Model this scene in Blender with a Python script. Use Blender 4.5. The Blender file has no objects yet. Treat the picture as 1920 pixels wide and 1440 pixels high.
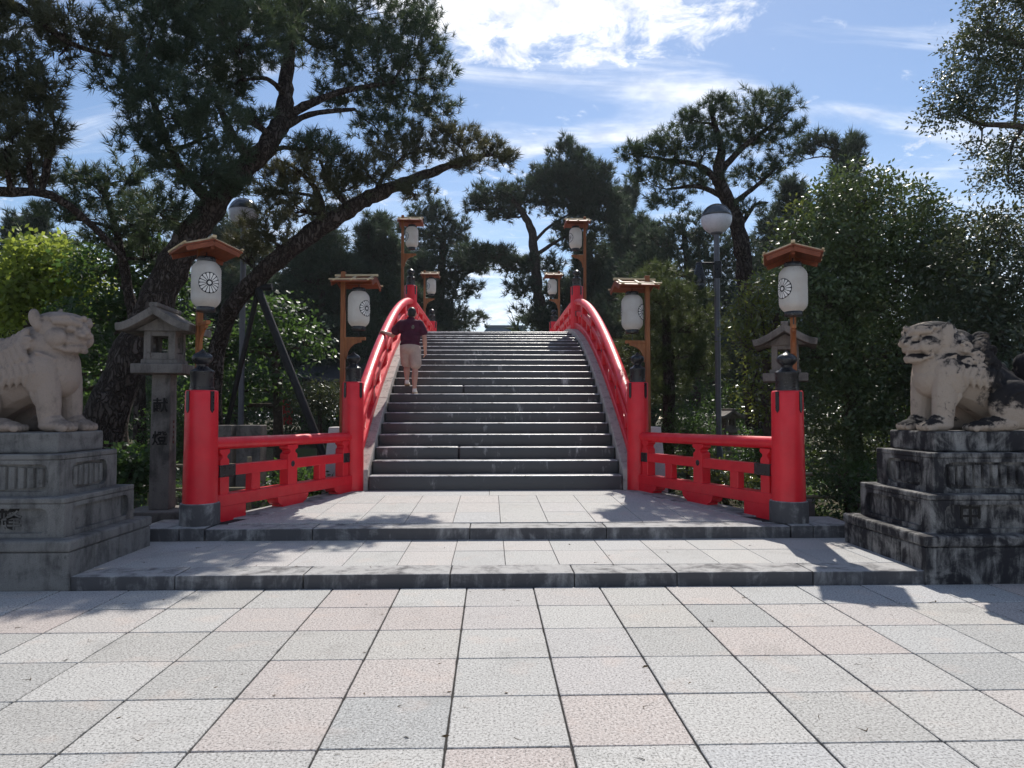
import bpy, bmesh, math, random
import numpy as np
from mathutils import Vector, Matrix, noise

R = math.radians
rng = np.random.default_rng(11)
random.seed(11)
scene = bpy.context.scene
col = scene.collection

# ------------------------------------------------------------------ camera
cam_d = bpy.data.cameras.new("camera")
cam = bpy.data.objects.new("camera", cam_d)
col.objects.link(cam)
cam.location = (0, 0, 1.6)
cam.rotation_euler = (R(92.2), 0, R(-1.72))
cam_d.sensor_width = 36
cam_d.lens = 36 * 1330 / 1920
cam_d.clip_end = 2000
scene.camera = cam
CM = cam.rotation_euler.to_matrix()

def P(px, py, Y):
    """the point of the place at distance Y seen at a photograph pixel"""
    d = CM @ Vector(((px - 960) / 1330, (720 - py) / 1330, -1))
    return Vector((0, 0, 1.6)) + d * (Y / d.y)

# ------------------------------------------------------------------ sky, sun, exposure
SUN_EL, SUN_AZ = R(50.5), R(13)          # azimuth measured from +Y towards +X
w = bpy.data.worlds.new("World"); scene.world = w; w.use_nodes = True
nt = w.node_tree; nt.nodes.clear()
def wn(t, **k):
    n = nt.nodes.new(t)
    for a, b in k.items(): setattr(n, a, b)
    return n
L = nt.links.new
out = wn('ShaderNodeOutputWorld'); bg = wn('ShaderNodeBackground'); bg.inputs['Strength'].default_value = 0.085
L(bg.outputs[0], out.inputs[0])
sky = wn('ShaderNodeTexSky', sky_type='NISHITA', sun_disc=False, sun_elevation=SUN_EL, sun_rotation=SUN_AZ,
         air_density=1.0, dust_density=0.3, ozone_density=3.0)
tc = wn('ShaderNodeTexCoord')
sep = wn('ShaderNodeSeparateXYZ'); L(tc.outputs['Generated'], sep.inputs[0])
def wm(op, a, b=None, c=None, clamp=False):
    n = wn('ShaderNodeMath', operation=op, use_clamp=clamp)
    for i, v in enumerate((a, b, c)):
        if v is None: continue
        if isinstance(v, (int, float)): n.inputs[i].default_value = v
        else: L(v, n.inputs[i])
    return n.outputs[0]
den = wm('ADD', wm('MAXIMUM', sep.outputs[2], 0.0), 0.16)
cx = wm('DIVIDE', sep.outputs[0], den); cy = wm('DIVIDE', sep.outputs[1], den)
cmb = wn('ShaderNodeCombineXYZ'); L(cx, cmb.inputs[0]); L(cy, cmb.inputs[1])
def wnoise(scale, detail, rough, dist, off=(0, 0, 0), stretch=(1, 1, 1)):
    mp = wn('ShaderNodeMapping'); L(cmb.outputs[0], mp.inputs[0])
    mp.inputs['Location'].default_value = off; mp.inputs['Scale'].default_value = stretch
    n = wn('ShaderNodeTexNoise'); L(mp.outputs[0], n.inputs['Vector'])
    n.inputs['Scale'].default_value = scale; n.inputs['Detail'].default_value = detail
    n.inputs['Roughness'].default_value = rough; n.inputs['Distortion'].default_value = dist
    return n.outputs[0]
def wramp(v, a, b):
    n = wn('ShaderNodeMapRange', interpolation_type='SMOOTHSTEP'); L(v, n.inputs[0])
    n.inputs[1].default_value = a; n.inputs[2].default_value = b
    return n.outputs[0]
big = wnoise(1.1, 3, .5, .2, (3.1, 1.7, 0))
fine = wnoise(10.0, 10, .68, .35, (0.4, 2.2, 0))
# broken cumulus bank ahead of the bridge, high up, and the rest of the sky strewn with wisps
bx_ = wm('SUBTRACT', cx, 0.02); by_ = wm('SUBTRACT', cy, 1.22)
dist2 = wm('ADD', wm('MULTIPLY', bx_, wm('MULTIPLY', bx_, 2.6)), wm('MULTIPLY', by_, wm('MULTIPLY', by_, 9.0)))
bank = wm('SUBTRACT', 1.0, dist2, clamp=True)
cum = wramp(wm('ADD', wm('MULTIPLY', fine, .75), wm('ADD', wm('MULTIPLY', bank, .24), wm('MULTIPLY', big, .26))), .57, .74)
wis = wnoise(2.2, 7, .6, 1.1, (5.2, .3, 0), (.55, 1.6, 1))
wisp = wm('MULTIPLY', wramp(wis, .46, .78), .8)
low = wm('MULTIPLY', wramp(sep.outputs[2], .34, .02), wm('MULTIPLY', wramp(wnoise(.9, 6, .6, .6, (1.3, 4.4, 0)), .34, .60), .95))
cov = wm('MAXIMUM', wm('MAXIMUM', cum, wisp), low, clamp=True)
mixc = wn('ShaderNodeMixRGB'); L(cov, mixc.inputs[0])
hs = wn('ShaderNodeHueSaturation'); L(sky.outputs[0], hs.inputs['Color'])
hs.inputs['Saturation'].default_value = 1.0; hs.inputs['Value'].default_value = .80
L(hs.outputs[0], mixc.inputs[1]); cl = wn('ShaderNodeMixRGB'); L(wramp(wnoise(14, 6, .6, .3, (2, 5, 0)), .3, .7), cl.inputs[0]); cl.inputs[1].default_value = (5.6, 5.9, 6.6, 1); cl.inputs[2].default_value = (8.4, 8.5, 8.8, 1); L(cl.outputs[0], mixc.inputs[2])
L(mixc.outputs[0], bg.inputs[0])

sd = bpy.data.lights.new("sun", 'SUN'); sun = bpy.data.objects.new("sun", sd); col.objects.link(sun)
sd.energy = 2.85; sd.angle = R(.53); sd.color = (1, .95, .87)
sdir = Vector((math.sin(SUN_AZ) * math.cos(SUN_EL), math.cos(SUN_AZ) * math.cos(SUN_EL), math.sin(SUN_EL)))
sun.rotation_euler = sdir.to_track_quat('Z', 'Y').to_euler()
scene.view_settings.view_transform = 'Standard'; scene.view_settings.look = 'None'
scene.view_settings.exposure = 0.92; scene.view_settings.gamma = 1
scene.view_settings.use_curve_mapping = False
scene.render.engine = 'CYCLES'
scene.cycles.use_denoising = True
scene.cycles.max_bounces = 8; scene.cycles.diffuse_bounces = 4
scene.cycles.sample_clamp_indirect = 6

# ------------------------------------------------------------------ materials
class M:
    """small node builder"""
    def __init__(s, name, rough=.6, spec=.4):
        s.m = bpy.data.materials.new(name); s.m.use_nodes = True; s.t = s.m.node_tree
        s.b = s.t.nodes['Principled BSDF']; s.b.inputs['Roughness'].default_value = rough
        s.b.inputs['Specular IOR Level'].default_value = spec
        s.geo = None
    def n(s, t, **k):
        n = s.t.nodes.new(t)
        for a, b in k.items(): setattr(n, a, b)
        return n
    def link(s, a, b): s.t.links.new(a, b)
    def vec(s, kind='pos', scale=(1, 1, 1)):
        if kind == 'pos':
            g = s.n('ShaderNodeNewGeometry').outputs['Position']
        else:
            g = s.n('ShaderNodeTexCoord').outputs['Object']
        mp = s.n('ShaderNodeMapping'); s.link(g, mp.inputs[0]); mp.inputs['Scale'].default_value = scale
        return mp.outputs[0]
    def noise(s, scale, detail=4, rough=.55, dist=0, v=None):
        n = s.n('ShaderNodeTexNoise'); s.link(v or s.vec(), n.inputs['Vector'])
        n.inputs['Scale'].default_value = scale; n.inputs['Detail'].default_value = detail
        n.inputs['Roughness'].default_value = rough; n.inputs['Distortion'].default_value = dist
        return n.outputs[0]
    def voro(s, scale, v=None, feature='F1'):
        n = s.n('ShaderNodeTexVoronoi', feature=feature); s.link(v or s.vec(), n.inputs['Vector'])
        n.inputs['Scale'].default_value = scale
        return n.outputs[0]
    def rng(s, v, a, b, c=0., d=1.):
        n = s.n('ShaderNodeMapRange', interpolation_type='SMOOTHSTEP'); s.link(v, n.inputs[0])
        for i, x in enumerate((a, b, c, d)): n.inputs[i + 1].default_value = x
        return n.outputs[0]
    def math(s, op, a, b=None):
        n = s.n('ShaderNodeMath', operation=op)
        for i, v in enumerate((a, b)):
            if v is None: continue
            if isinstance(v, (int, float)): n.inputs[i].default_value = v
            else: s.link(v, n.inputs[i])
        return n.outputs[0]
    def mix(s, f, a, b, mode='MIX'):
        n = s.n('ShaderNodeMixRGB', blend_type=mode)
        for i, v in enumerate((f, a, b)):
            if isinstance(v, (int, float)): n.inputs[i].default_value = v if i == 0 else (v, v, v, 1)
            elif isinstance(v, tuple): n.inputs[i].default_value = (*v, 1)
            else: s.link(v, n.inputs[i])
        return n.outputs[0]
    def ramp(s, v, stops):
        n = s.n('ShaderNodeValToRGB'); s.link(v, n.inputs[0]); e = n.color_ramp.elements
        while len(e) < len(stops): e.new(.5)
        for x, (p, c) in zip(e, stops): x.position = p; x.color = (*c, 1)
        return n.outputs[0]
    def rand(s): return s.n('ShaderNodeObjectInfo').outputs['Random']
    def color(s, c):
        if isinstance(c, tuple): s.b.inputs['Base Color'].default_value = (*c, 1)
        else: s.link(c, s.b.inputs['Base Color'])
    def bump(s, h, strength=.4, dist=.01):
        n = s.n('ShaderNodeBump'); s.link(h, n.inputs['Height'])
        n.inputs['Strength'].default_value = strength; n.inputs['Distance'].default_value = dist
        s.link(n.outputs[0], s.b.inputs['Normal'])
    def roughness(s, v): s.link(v, s.b.inputs['Roughness'])

def mat_plain(name, c, rough=.5, spec=.4, metal=0, var=.12, vs=6):
    m = M(name, rough, spec); m.b.inputs['Metallic'].default_value = metal
    n = m.noise(vs, 5)
    m.color(m.mix(m.rng(n, .3, .75), tuple(x * (1 - var) for x in c), tuple(min(1, x * (1 + var)) for x in c)))
    m.roughness(m.rng(m.noise(vs * 3, 3), .3, .7, max(.05, rough - .08), min(1, rough + .1)))
    return m.m

def mat_granite(name, tints, dirt=.35, sp=1.0):
    m = M(name, .75, .25)
    r = m.rand()
    base = m.ramp(r, tints)
    sp1 = m.noise(70, 3, .8); sp2 = m.noise(190, 2, .6)
    c = m.mix(m.math('MULTIPLY', m.rng(sp1, .515, .61), .85 * sp), base, (.12, .115, .11))
    c = m.mix(m.math('MULTIPLY', m.rng(sp1, .47, .34), .65 * sp), c, (.64, .63, .61))
    c = m.mix(m.math('MULTIPLY', m.rng(sp2, .56, .7), .35 * sp), c, (.16, .15, .145))
    st = m.noise(1.7, 6, .65, .6)
    c = m.mix(m.math('MULTIPLY', m.rng(st, .52, .78), dirt), c, (.14, .135, .125))
    c = m.mix(m.math('MULTIPLY', m.rng(m.noise(11, 5, .65), .5, .75), .16), c, (.22, .215, .205))
    pk = m.noise(3.1, 3, .5)
    c = m.mix(m.math('MULTIPLY', m.rng(pk, .55, .75), .22), c, (.52, .40, .34))
    m.color(c)
    m.bump(m.math('ADD', sp1, m.math('MULTIPLY', sp2, .6)), .14, .003)
    return m.m

G_TILE = mat_granite("granite tiles", [(0, (.40, .39, .375)), (.2, (.44, .43, .41)), (.38, (.425, .37, .345)), (.52, (.39, .392, .388)),
                                      (.66, (.415, .395, .365)), (.8, (.325, .327, .32)), (.9, (.41, .41, .41)), (1, (.42, .36, .335))])
G_LAND = mat_granite("landing granite", [(0, (.44, .43, .41)), (.5, (.40, .395, .385)), (.8, (.46, .43, .41)), (1, (.41, .41, .41))], .3, .7)

def mat_kerb(name, base, dark, lo=.42, hi=.62, vs=1, streak=True, upright_shade=0.0):
    m = M(name, .8, .25)
    sp = m.noise(110, 3, .7)
    c = m.mix(m.math('MULTIPLY', m.rng(sp, .52, .66), .45), base, tuple(x * .35 for x in base))
    c = m.mix(m.math('MULTIPLY', m.rng(sp, .44, .3), .35), c, tuple(min(.7, x * 1.5) for x in base))
    a = m.noise(2.3 * vs, 8, .68, .8)
    b = m.noise(5 * vs, 6, .65, .3, m.vec('pos', (1.6, 1.6, .35) if streak else (1, 1, 1)))
    d = m.math('ADD', m.math('MULTIPLY', a, .55), m.math('MULTIPLY', b, .45))
    if upright_shade:   # stain cover widened on upright faces, painting their shade into the colour
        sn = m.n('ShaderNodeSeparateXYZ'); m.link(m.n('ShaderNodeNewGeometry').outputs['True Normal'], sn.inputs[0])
        d = m.math('ADD', d, m.rng(m.math('ABSOLUTE', sn.outputs[2]), .75, .3, 0, upright_shade))
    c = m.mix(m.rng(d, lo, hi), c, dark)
    c = m.mix(m.math('MULTIPLY', m.rng(m.noise(9, 6, .7), .58, .72), .5), c, tuple(x * .6 for x in dark))
    m.color(c); m.bump(m.math('ADD', sp, m.math('MULTIPLY', a, 1.5)), .5, .006)
    return m.m
KERB = mat_kerb("kerb granite", (.38, .37, .36), (.085, .082, .085), .44, .66, upright_shade=.13)
TREAD = mat_kerb("stair stone", (.52, .51, .50), (.042, .041, .044), .46, .64, upright_shade=.19)
for _n in TREAD.node_tree.nodes:
    if _n.type == 'BSDF_PRINCIPLED': _n.inputs['Roughness'].default_value = .36; _n.inputs['Specular IOR Level'].default_value = .6
CURBW = mat_kerb("bridge curb stone", (.44, .40, .37), (.20, .18, .17), .46, .68, 2)
PED_L = mat_kerb("weathered granite", (.20, .193, .182), (.055, .053, .052), .42, .66)
PED_R = mat_kerb("black stained granite", (.26, .25, .235), (.022, .021, .024), .38, .56, 1.3)
LANT_S = mat_kerb("lantern stone", (.20, .178, .16), (.06, .056, .05), .42, .66)
WHITE_STONE = mat_kerb("pale plastered stone", (.62, .60, .57), (.35, .33, .31), .5, .75)

def mat_lion(name, base, dark, lo, hi, top, back=0.0):
    m = M(name, .85, .2)
    g = m.n('ShaderNodeNewGeometry')
    sp = m.noise(120, 3, .7)
    c = m.mix(m.math('MULTIPLY', m.rng(sp, .5, .68), .35), base, tuple(x * .5 for x in base))
    a = m.noise(3.2, 8, .7, .6); f = m.noise(14, 6, .7, .4)
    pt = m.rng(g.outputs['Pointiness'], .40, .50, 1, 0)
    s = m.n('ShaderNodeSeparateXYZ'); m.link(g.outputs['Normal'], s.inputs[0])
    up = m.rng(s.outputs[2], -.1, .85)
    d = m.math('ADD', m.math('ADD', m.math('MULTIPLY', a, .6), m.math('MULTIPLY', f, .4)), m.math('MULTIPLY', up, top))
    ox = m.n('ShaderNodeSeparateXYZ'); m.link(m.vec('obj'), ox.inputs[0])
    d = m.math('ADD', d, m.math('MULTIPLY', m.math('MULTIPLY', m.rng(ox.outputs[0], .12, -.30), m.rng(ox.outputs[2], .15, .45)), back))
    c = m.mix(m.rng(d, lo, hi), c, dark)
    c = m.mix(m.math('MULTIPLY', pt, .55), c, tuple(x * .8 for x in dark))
    m.color(c); m.bump(m.math('ADD', m.math('MULTIPLY', sp, .6), m.math('MULTIPLY', f, 1.4)), .55, .012)
    return m.m
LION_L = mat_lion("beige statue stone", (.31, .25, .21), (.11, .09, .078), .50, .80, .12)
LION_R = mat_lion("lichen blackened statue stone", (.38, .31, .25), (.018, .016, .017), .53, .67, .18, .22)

def mat_red():
    m = M("vermilion lacquer", .42, .45)
    n = m.noise(3, 5, .6)
    c = m.mix(m.rng(n, .35, .7), (.66, .007, .020), (.76, .012, .026))
    c = m.mix(m.math('MULTIPLY', m.rng(m.noise(22, 6, .7), .62, .76), .25), c, (.30, .01, .012))
    c = m.mix(m.math('MULTIPLY', m.rng(m.noise(6, 7, .72, .5, m.vec('pos', (1, 1, .3))), .60, .78), .35), c, (.50, .10, .09))
    m.color(c); m.roughness(m.rng(m.noise(9, 4), .3, .7, .34, .58))
    m.bump(m.noise(7, 4), .08, .02)
    m.b.inputs['Coat Weight'].default_value = .12; m.b.inputs['Coat Roughness'].default_value = .2
    return m.m
RED = mat_red()
BLACK = mat_plain("black lacquered metal", (.014, .014, .017), .32, .5, 0, .2)
def mat_wood(name, a, b, grain=(1, 1, .08)):
    m = M(name, .55, .35)
    n = m.noise(26, 6, .6, .5, m.vec('obj', grain)); k = m.noise(2.5, 4)
    c = m.mix(m.rng(n, .35, .7), a, b); c = m.mix(m.math('MULTIPLY', m.rng(k, .5, .8), .35), c, tuple(x * .5 for x in a))
    m.color(c); m.bump(n, .2, .004)
    return m.m
WOOD = mat_wood("orange stained cedar", (.23, .078, .026), (.33, .125, .044))
WOOD_D = mat_wood("red brown roof boards", (.18, .045, .018), (.25, .065, .026), (.1, 1, 1))
BATTEN = mat_wood("pale roof battens", (.50, .38, .22), (.62, .50, .32), (.1, 1, 1))
def mat_paper():
    m = M("white lantern paper", .7, .3)
    n = m.noise(5, 5); s = m.n('ShaderNodeTexCoord')
    x = m.n('ShaderNodeSeparateXYZ'); m.link(s.outputs['Object'], x.inputs[0])
    wv = m.math('SINE', m.math('MULTIPLY', x.outputs[2], 330))
    c = m.mix(m.rng(n, .35, .75), (.80, .78, .74), (.70, .66, .61))
    c = m.mix(m.math('MULTIPLY', m.rng(m.noise(8, 5, .6, .4), .56, .75), .22), c, (.56, .42, .32))
    c = m.mix(m.math('MULTIPLY', m.rng(x.outputs[2], .16, .02), .22), c, (.60, .46, .34))
    m.color(c); m.bump(wv, .5, .004)
    tr = m.n('ShaderNodeBsdfTranslucent'); m.link(c, tr.inputs[0])
    mx = m.n('ShaderNodeMixShader'); mx.inputs[0].default_value = .42
    m.link(m.b.outputs[0], mx.inputs[1]); m.link(tr.outputs[0], mx.inputs[2])
    m.link(mx.outputs[0], m.t.nodes['Material Output'].inputs[0])
    return m.m
PAPER = mat_paper()
INK = mat_plain("black crest ink", (.018, .018, .02), .7, .2)
CREST_PALE = mat_plain("crest petal paper", (.72, .69, .65), .75, .2)
STEEL = mat_plain("grey painted steel", (.10, .105, .125), .42, .5)
POLEMAT = mat_plain("dark support steel", (.012, .012, .013), .55, .3)
GLOBE_W = mat_plain("frosted lamp glass", (.60, .60, .66), .3, .5, 0, .03)
GLOBE_D = mat_plain("dark lamp cap glass", (.05, .06, .075), .12, .8, 0, .1)
BAMBOO = mat_wood("weathered bamboo", (.22, .20, .13), (.32, .29, .19), (.1, 1, 1))
COPPER = mat_plain("grey green copper roofing", (.10, .135, .15), .5, .4)
ROOF_DK = mat_plain("dark tile roofing", (.035, .038, .045), .5, .4)
TIMBER = mat_wood("dark hall timber", (.035, .028, .022), (.06, .05, .04))
MORTAR = mat_plain("dark joint grit", (.045, .043, .042), .95, .1, 0, .3, 20)
SKIN = mat_plain("skin", (.50, .27, .20), .5, .4, 0, .06)
HAIR = mat_plain("dark hair", (.02, .016, .014), .5, .4)
SHIRT = mat_plain("dark maroon cotton", (.075, .018, .036), .85, .2, 0, .2, 9)
SHORTS = mat_plain("beige cotton twill", (.45, .34, .29), .85, .2, 0, .1, 9)
SHOE = mat_plain("white trainers", (.72, .69, .66), .6, .3)
SHOE_S = mat_plain("tan shoe sole", (.38, .28, .18), .7, .3)
PRINT = mat_plain("pale shirt print", (.16, .15, .12), .8, .2, 0, .5, 30)
REDCLOTH = mat_plain("faded red banner cloth", (.42, .035, .03), .8, .2, 0, .25, 4)

def mat_soil():
    m = M("garden soil and moss", .95, .1)
    a = m.noise(.8, 7, .65); b = m.noise(18, 6, .7)
    c = m.mix(m.rng(b, .35, .7), (.055, .042, .03), (.11, .09, .065))
    c = m.mix(m.rng(a, .42, .62), c, (.045, .06, .025))
    m.color(c); m.bump(b, .8, .03)
    return m.m
SOIL = mat_soil()
def mat_water():
    m = M("still green pond water", .06, .5)
    m.color((.02, .03, .02)); m.bump(m.noise(3, 4), .12, .02)
    return m.m
WATER = mat_water()
def mat_gravel():
    m = M("raked gravel path", .95, .15)
    b = m.voro(45); c = m.mix(m.rng(b, .1, .7), (.30, .28, .25), (.42, .40, .37))
    m.color(c); m.bump(b, .7, .02); return m.m
GRAVEL = mat_gravel()

def mat_bark():
    m = M("pine bark plates", .95, .1)
    v = m.vec('obj', (1, 1, .45))
    n = m.noise(5, 4, .6, 0, v)
    wv = m.n('ShaderNodeMixRGB'); wv.inputs[0].default_value = .22; m.link(v, wv.inputs[1])
    nn = m.n('ShaderNodeTexNoise'); m.link(v, nn.inputs['Vector']); nn.inputs['Scale'].default_value = 9
    m.link(nn.outputs[1], wv.inputs[2])
    e = m.voro(15, wv.outputs[0], 'DISTANCE_TO_EDGE')
    k = m.rng(e, .0, .22)
    c = m.mix(k, (.036, .029, .025), m.mix(m.rng(n, .35, .65), (.060, .048, .042), (.105, .088, .080)))
    c = m.mix(m.math('MULTIPLY', m.rng(m.noise(40, 4, .7), .5, .7), .5), c, (.04, .032, .028))
    m.color(c); m.bump(m.math('ADD', k, m.math('MULTIPLY', m.noise(40, 4, .7), .3)), 1.0, .05)
    return m.m
BARK = mat_bark()
BARK_S = mat_plain("smooth grey brown bark", (.075, .06, .05), .9, .15, 0, .35, 14)

def mat_leaf(name, a, b, trans, rough=.5, spec=.35, tc_=None, tf=.35, var=1.0, vs=.9):
    m = M(name, rough, spec)
    g = m.n('ShaderNodeNewGeometry')
    n = m.noise(vs, 4, .6)
    c = m.mix(m.rng(n, .35, .65), a, b)
    c = m.mix(m.math('MULTIPLY', g.outputs['Random Per Island'], .55 * var), c, tuple(x * .45 for x in a))
    m.color(c)
    tr = m.n('ShaderNodeBsdfTranslucent')
    t = m.mix(.7, c, tc_ or b); m.link(t, tr.inputs[0])
    mx = m.n('ShaderNodeMixShader'); mx.inputs[0].default_value = tf
    m.link(m.b.outputs[0], mx.inputs[1]); m.link(tr.outputs[0], mx.inputs[2])
    m.link(mx.outputs[0], m.t.nodes['Material Output'].inputs[0])
    return m.m
NEEDLE = mat_leaf("dark pine needles", (.036, .066, .046), (.058, .09, .055), 0, .5, .4, (.12, .16, .05), .3)
NEEDLE_B = mat_leaf("brown tinged pine needles", (.05, .068, .04), (.085, .09, .05), 0, .5, .4, (.16, .15, .06), .3)
NEEDLE_Y = mat_leaf("yellow green pine needles", (.05, .085, .035), (.085, .115, .04), 0, .5, .4, (.17, .20, .06), .3)
NEEDLE_F = mat_leaf("distant pine needles", (.032, .054, .04), (.05, .078, .05), 0, .6, .3, (.10, .14, .07), .3)
LEAF_G = mat_leaf("glossy evergreen leaves", (.052, .088, .036), (.095, .135, .05), 0, .42, .5, (.16, .22, .04), .22)
LEAF_Y = mat_leaf("fresh yellow green leaves", (.075, .115, .03), (.125, .155, .04), 0, .25, .8, (.28, .31, .06), .32)
LEAF_O = mat_leaf("olive evergreen leaves", (.034, .056, .03), (.058, .084, .04), 0, .4, .6, (.16, .18, .06), .25)
LEAF_M = mat_leaf("bright maple leaves", (.13, .20, .035), (.20, .26, .045), 0, .5, .35, (.45, .52, .08), .5)
LEAF_D = mat_leaf("deep green leaves", (.028, .056, .024), (.045, .085, .03), 0, .45, .4, (.14, .25, .05), .4)

# ------------------------------------------------------------------ mesh helpers
def put(name, me, parent=None, mat=None, loc=None, rz=None, **props):
    o = bpy.data.objects.new(name, me); col.objects.link(o)
    if mat is not None and me is not None and not me.materials: me.materials.append(mat)
    if parent: o.parent = parent
    if loc is not None: o.location = loc
    if rz is not None: o.rotation_euler = (0, 0, rz)
    for k, v in props.items(): o[k] = v
    return o

def thing(name, label, cat, loc=(0, 0, 0), rz=0, group=None):
    o = put(name, None, None, None, loc, rz, label=label, category=cat)
    if group: o['group'] = group
    return o

class MB:
    def __init__(s): s.v = []; s.f = []
    def add(s, vs, fs):
        b = len(s.v); s.v += [tuple(v) for v in vs]; s.f += [[b + i for i in f] for f in fs]; return s
    def box(s, c, d, rot=None, taper=1.0):
        hx, hy, hz = d[0] / 2, d[1] / 2, d[2] / 2
        vs = []
        for z in (-hz, hz):
            t = taper if z > 0 else 1
            vs += [(-hx * t, -hy * t, z), (hx * t, -hy * t, z), (hx * t, hy * t, z), (-hx * t, hy * t, z)]
        vs = [Vector(v) for v in vs]
        if rot is not None: vs = [rot @ v for v in vs]
        c = Vector(c)
        return s.add([v + c for v in vs], [[3, 2, 1, 0], [4, 5, 6, 7], [0, 1, 5, 4], [1, 2, 6, 5], [2, 3, 7, 6], [3, 0, 4, 7]])
    def span(s, x0, x1, y0, y1, z0, z1): return s.box(((x0 + x1) / 2, (y0 + y1) / 2, (z0 + z1) / 2), (abs(x1 - x0), abs(y1 - y0), abs(z1 - z0)))
    def prism(s, poly, z0, z1, f=None):
        """poly 2D outline (ccw); f maps (u, v, w) to 3D"""
        f = f or (lambda u, v, w: (u, v, w)); n = len(poly)
        vs = [f(u, v, z0) for u, v in poly] + [f(u, v, z1) for u, v in poly]
        fs = [list(range(n))[::-1], list(range(n, 2 * n))] + [[i, (i + 1) % n, n + (i + 1) % n, n + i] for i in range(n)]
        return s.add(vs, fs)
    def lathe(s, prof, n=24, c=(0, 0, 0)):
        vs = []; fs = []
        for r, z in prof:
            for k in range(n):
                a = 2 * math.pi * k / n; vs.append((c[0] + r * math.cos(a), c[1] + r * math.sin(a), c[2] + z))
        for i in range(len(prof) - 1):
            for k in range(n):
                k2 = (k + 1) % n
                fs.append([i * n + k, i * n + k2, (i + 1) * n + k2, (i + 1) * n + k])
        fs.append(list(range(n))[::-1]); fs.append([(len(prof) - 1) * n + k for k in range(n)])
        return s.add(vs, fs)
    def tube(s, pts, rad, n=8, wob=0.0, sx=1.0, cap=True):
        pts = [Vector(p) for p in pts]; m = len(pts)
        if not hasattr(rad, '__len__'): rad = [rad] * m
        vs = []; fs = []; up = Vector((0, 0, 1))
        t0 = (pts[1] - pts[0]).normalized()
        x = t0.cross(up if abs(t0.z) < .95 else Vector((0, 1, 0))).normalized()
        for i, p in enumerate(pts):
            t = (pts[min(i + 1, m - 1)] - pts[max(i - 1, 0)]).normalized()
            x = (x - t * x.dot(t)).normalized(); y = t.cross(x)
            for k in range(n):
                a = 2 * math.pi * k / n; r = rad[i]
                q = p + (x * math.cos(a) * sx + y * math.sin(a)) * r
                if wob: q = q + (q - p) * wob * noise.noise(q * (1.1 / max(r, .03)) * .45)
                vs.append(q)
        for i in range(m - 1):
            for k in range(n):
                k2 = (k + 1) % n
                fs.append([i * n + k, i * n + k2, (i + 1) * n + k2, (i + 1) * n + k])
        if cap: fs.append(list(range(n))[::-1]); fs.append([(m - 1) * n + k for k in range(n)])
        return s.add(vs, fs)
    def mesh(s, name, bevel=0, smooth=False, seg=1):
        me = bpy.data.meshes.new(name); me.from_pydata(s.v, [], s.f)
        if bevel:
            bm = bmesh.new(); bm.from_mesh(me)
            es = [e for e in bm.edges if len(e.link_faces) == 2 and e.calc_face_angle(0) > .5]
            bmesh.ops.bevel(bm, geom=es, offset=bevel, segments=seg, affect='EDGES', profile=.5, clamp_overlap=True)
            bm.to_mesh(me); bm.free()
        if smooth:
            me.polygons.foreach_set('use_smooth', [True] * len(me.polygons))
            if smooth != 'all':
                me.set_sharp_from_angle(angle=R(38))
        me.update(); return me
    def build(s, name, mat, parent=None, bevel=0, smooth=False, seg=1, loc=None, **props):
        return put(name, s.mesh(name, bevel, smooth, seg), parent, mat, loc, **props)

def tri_mesh(name, V, F):
    me = bpy.data.meshes.new(name); m = len(F)
    me.vertices.add(len(V)); me.vertices.foreach_set('co', np.ascontiguousarray(V, np.float32).ravel())
    me.loops.add(m * 3); me.loops.foreach_set('vertex_index', np.ascontiguousarray(F, np.int32).ravel())
    me.polygons.add(m); me.polygons.foreach_set('loop_start', np.arange(0, m * 3, 3, dtype=np.int32))
    me.polygons.foreach_set('loop_total', np.full(m, 3, dtype=np.int32))
    me.update(calc_edges=True); me.validate(); return me

def text_mesh(body, size, depth, name):
    c = bpy.data.curves.new(name, 'FONT'); c.body = body; c.size = size; c.extrude = depth; c.align_x = 'CENTER'; c.align_y = 'CENTER'
    c.resolution_u = 3; c.offset = size * .012
    o = bpy.data.objects.new(name, c); col.objects.link(o)
    me = bpy.data.meshes.new_from_object(o.evaluated_get(bpy.context.evaluated_depsgraph_get()))
    bpy.data.objects.remove(o); me.materials.clear(); return me

def plate_mesh(name, outer, holes, depth):
    """flat plate with holes in the XY plane, thickness 2*depth"""
    c = bpy.data.curves.new(name, 'CURVE'); c.dimensions = '2D'; c.fill_mode = 'BOTH'; c.extrude = depth
    for poly in [outer] + holes:
        sp = c.splines.new('POLY'); sp.points.add(len(poly) - 1); sp.use_cyclic_u = True
        for q, (x, y) in zip(sp.points, poly): q.co = (x, y, 0, 1)
    o = bpy.data.objects.new(name, c); col.objects.link(o)
    me = bpy.data.meshes.new_from_object(o.evaluated_get(bpy.context.evaluated_depsgraph_get()))
    bpy.data.objects.remove(o); me.materials.clear(); return me

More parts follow.
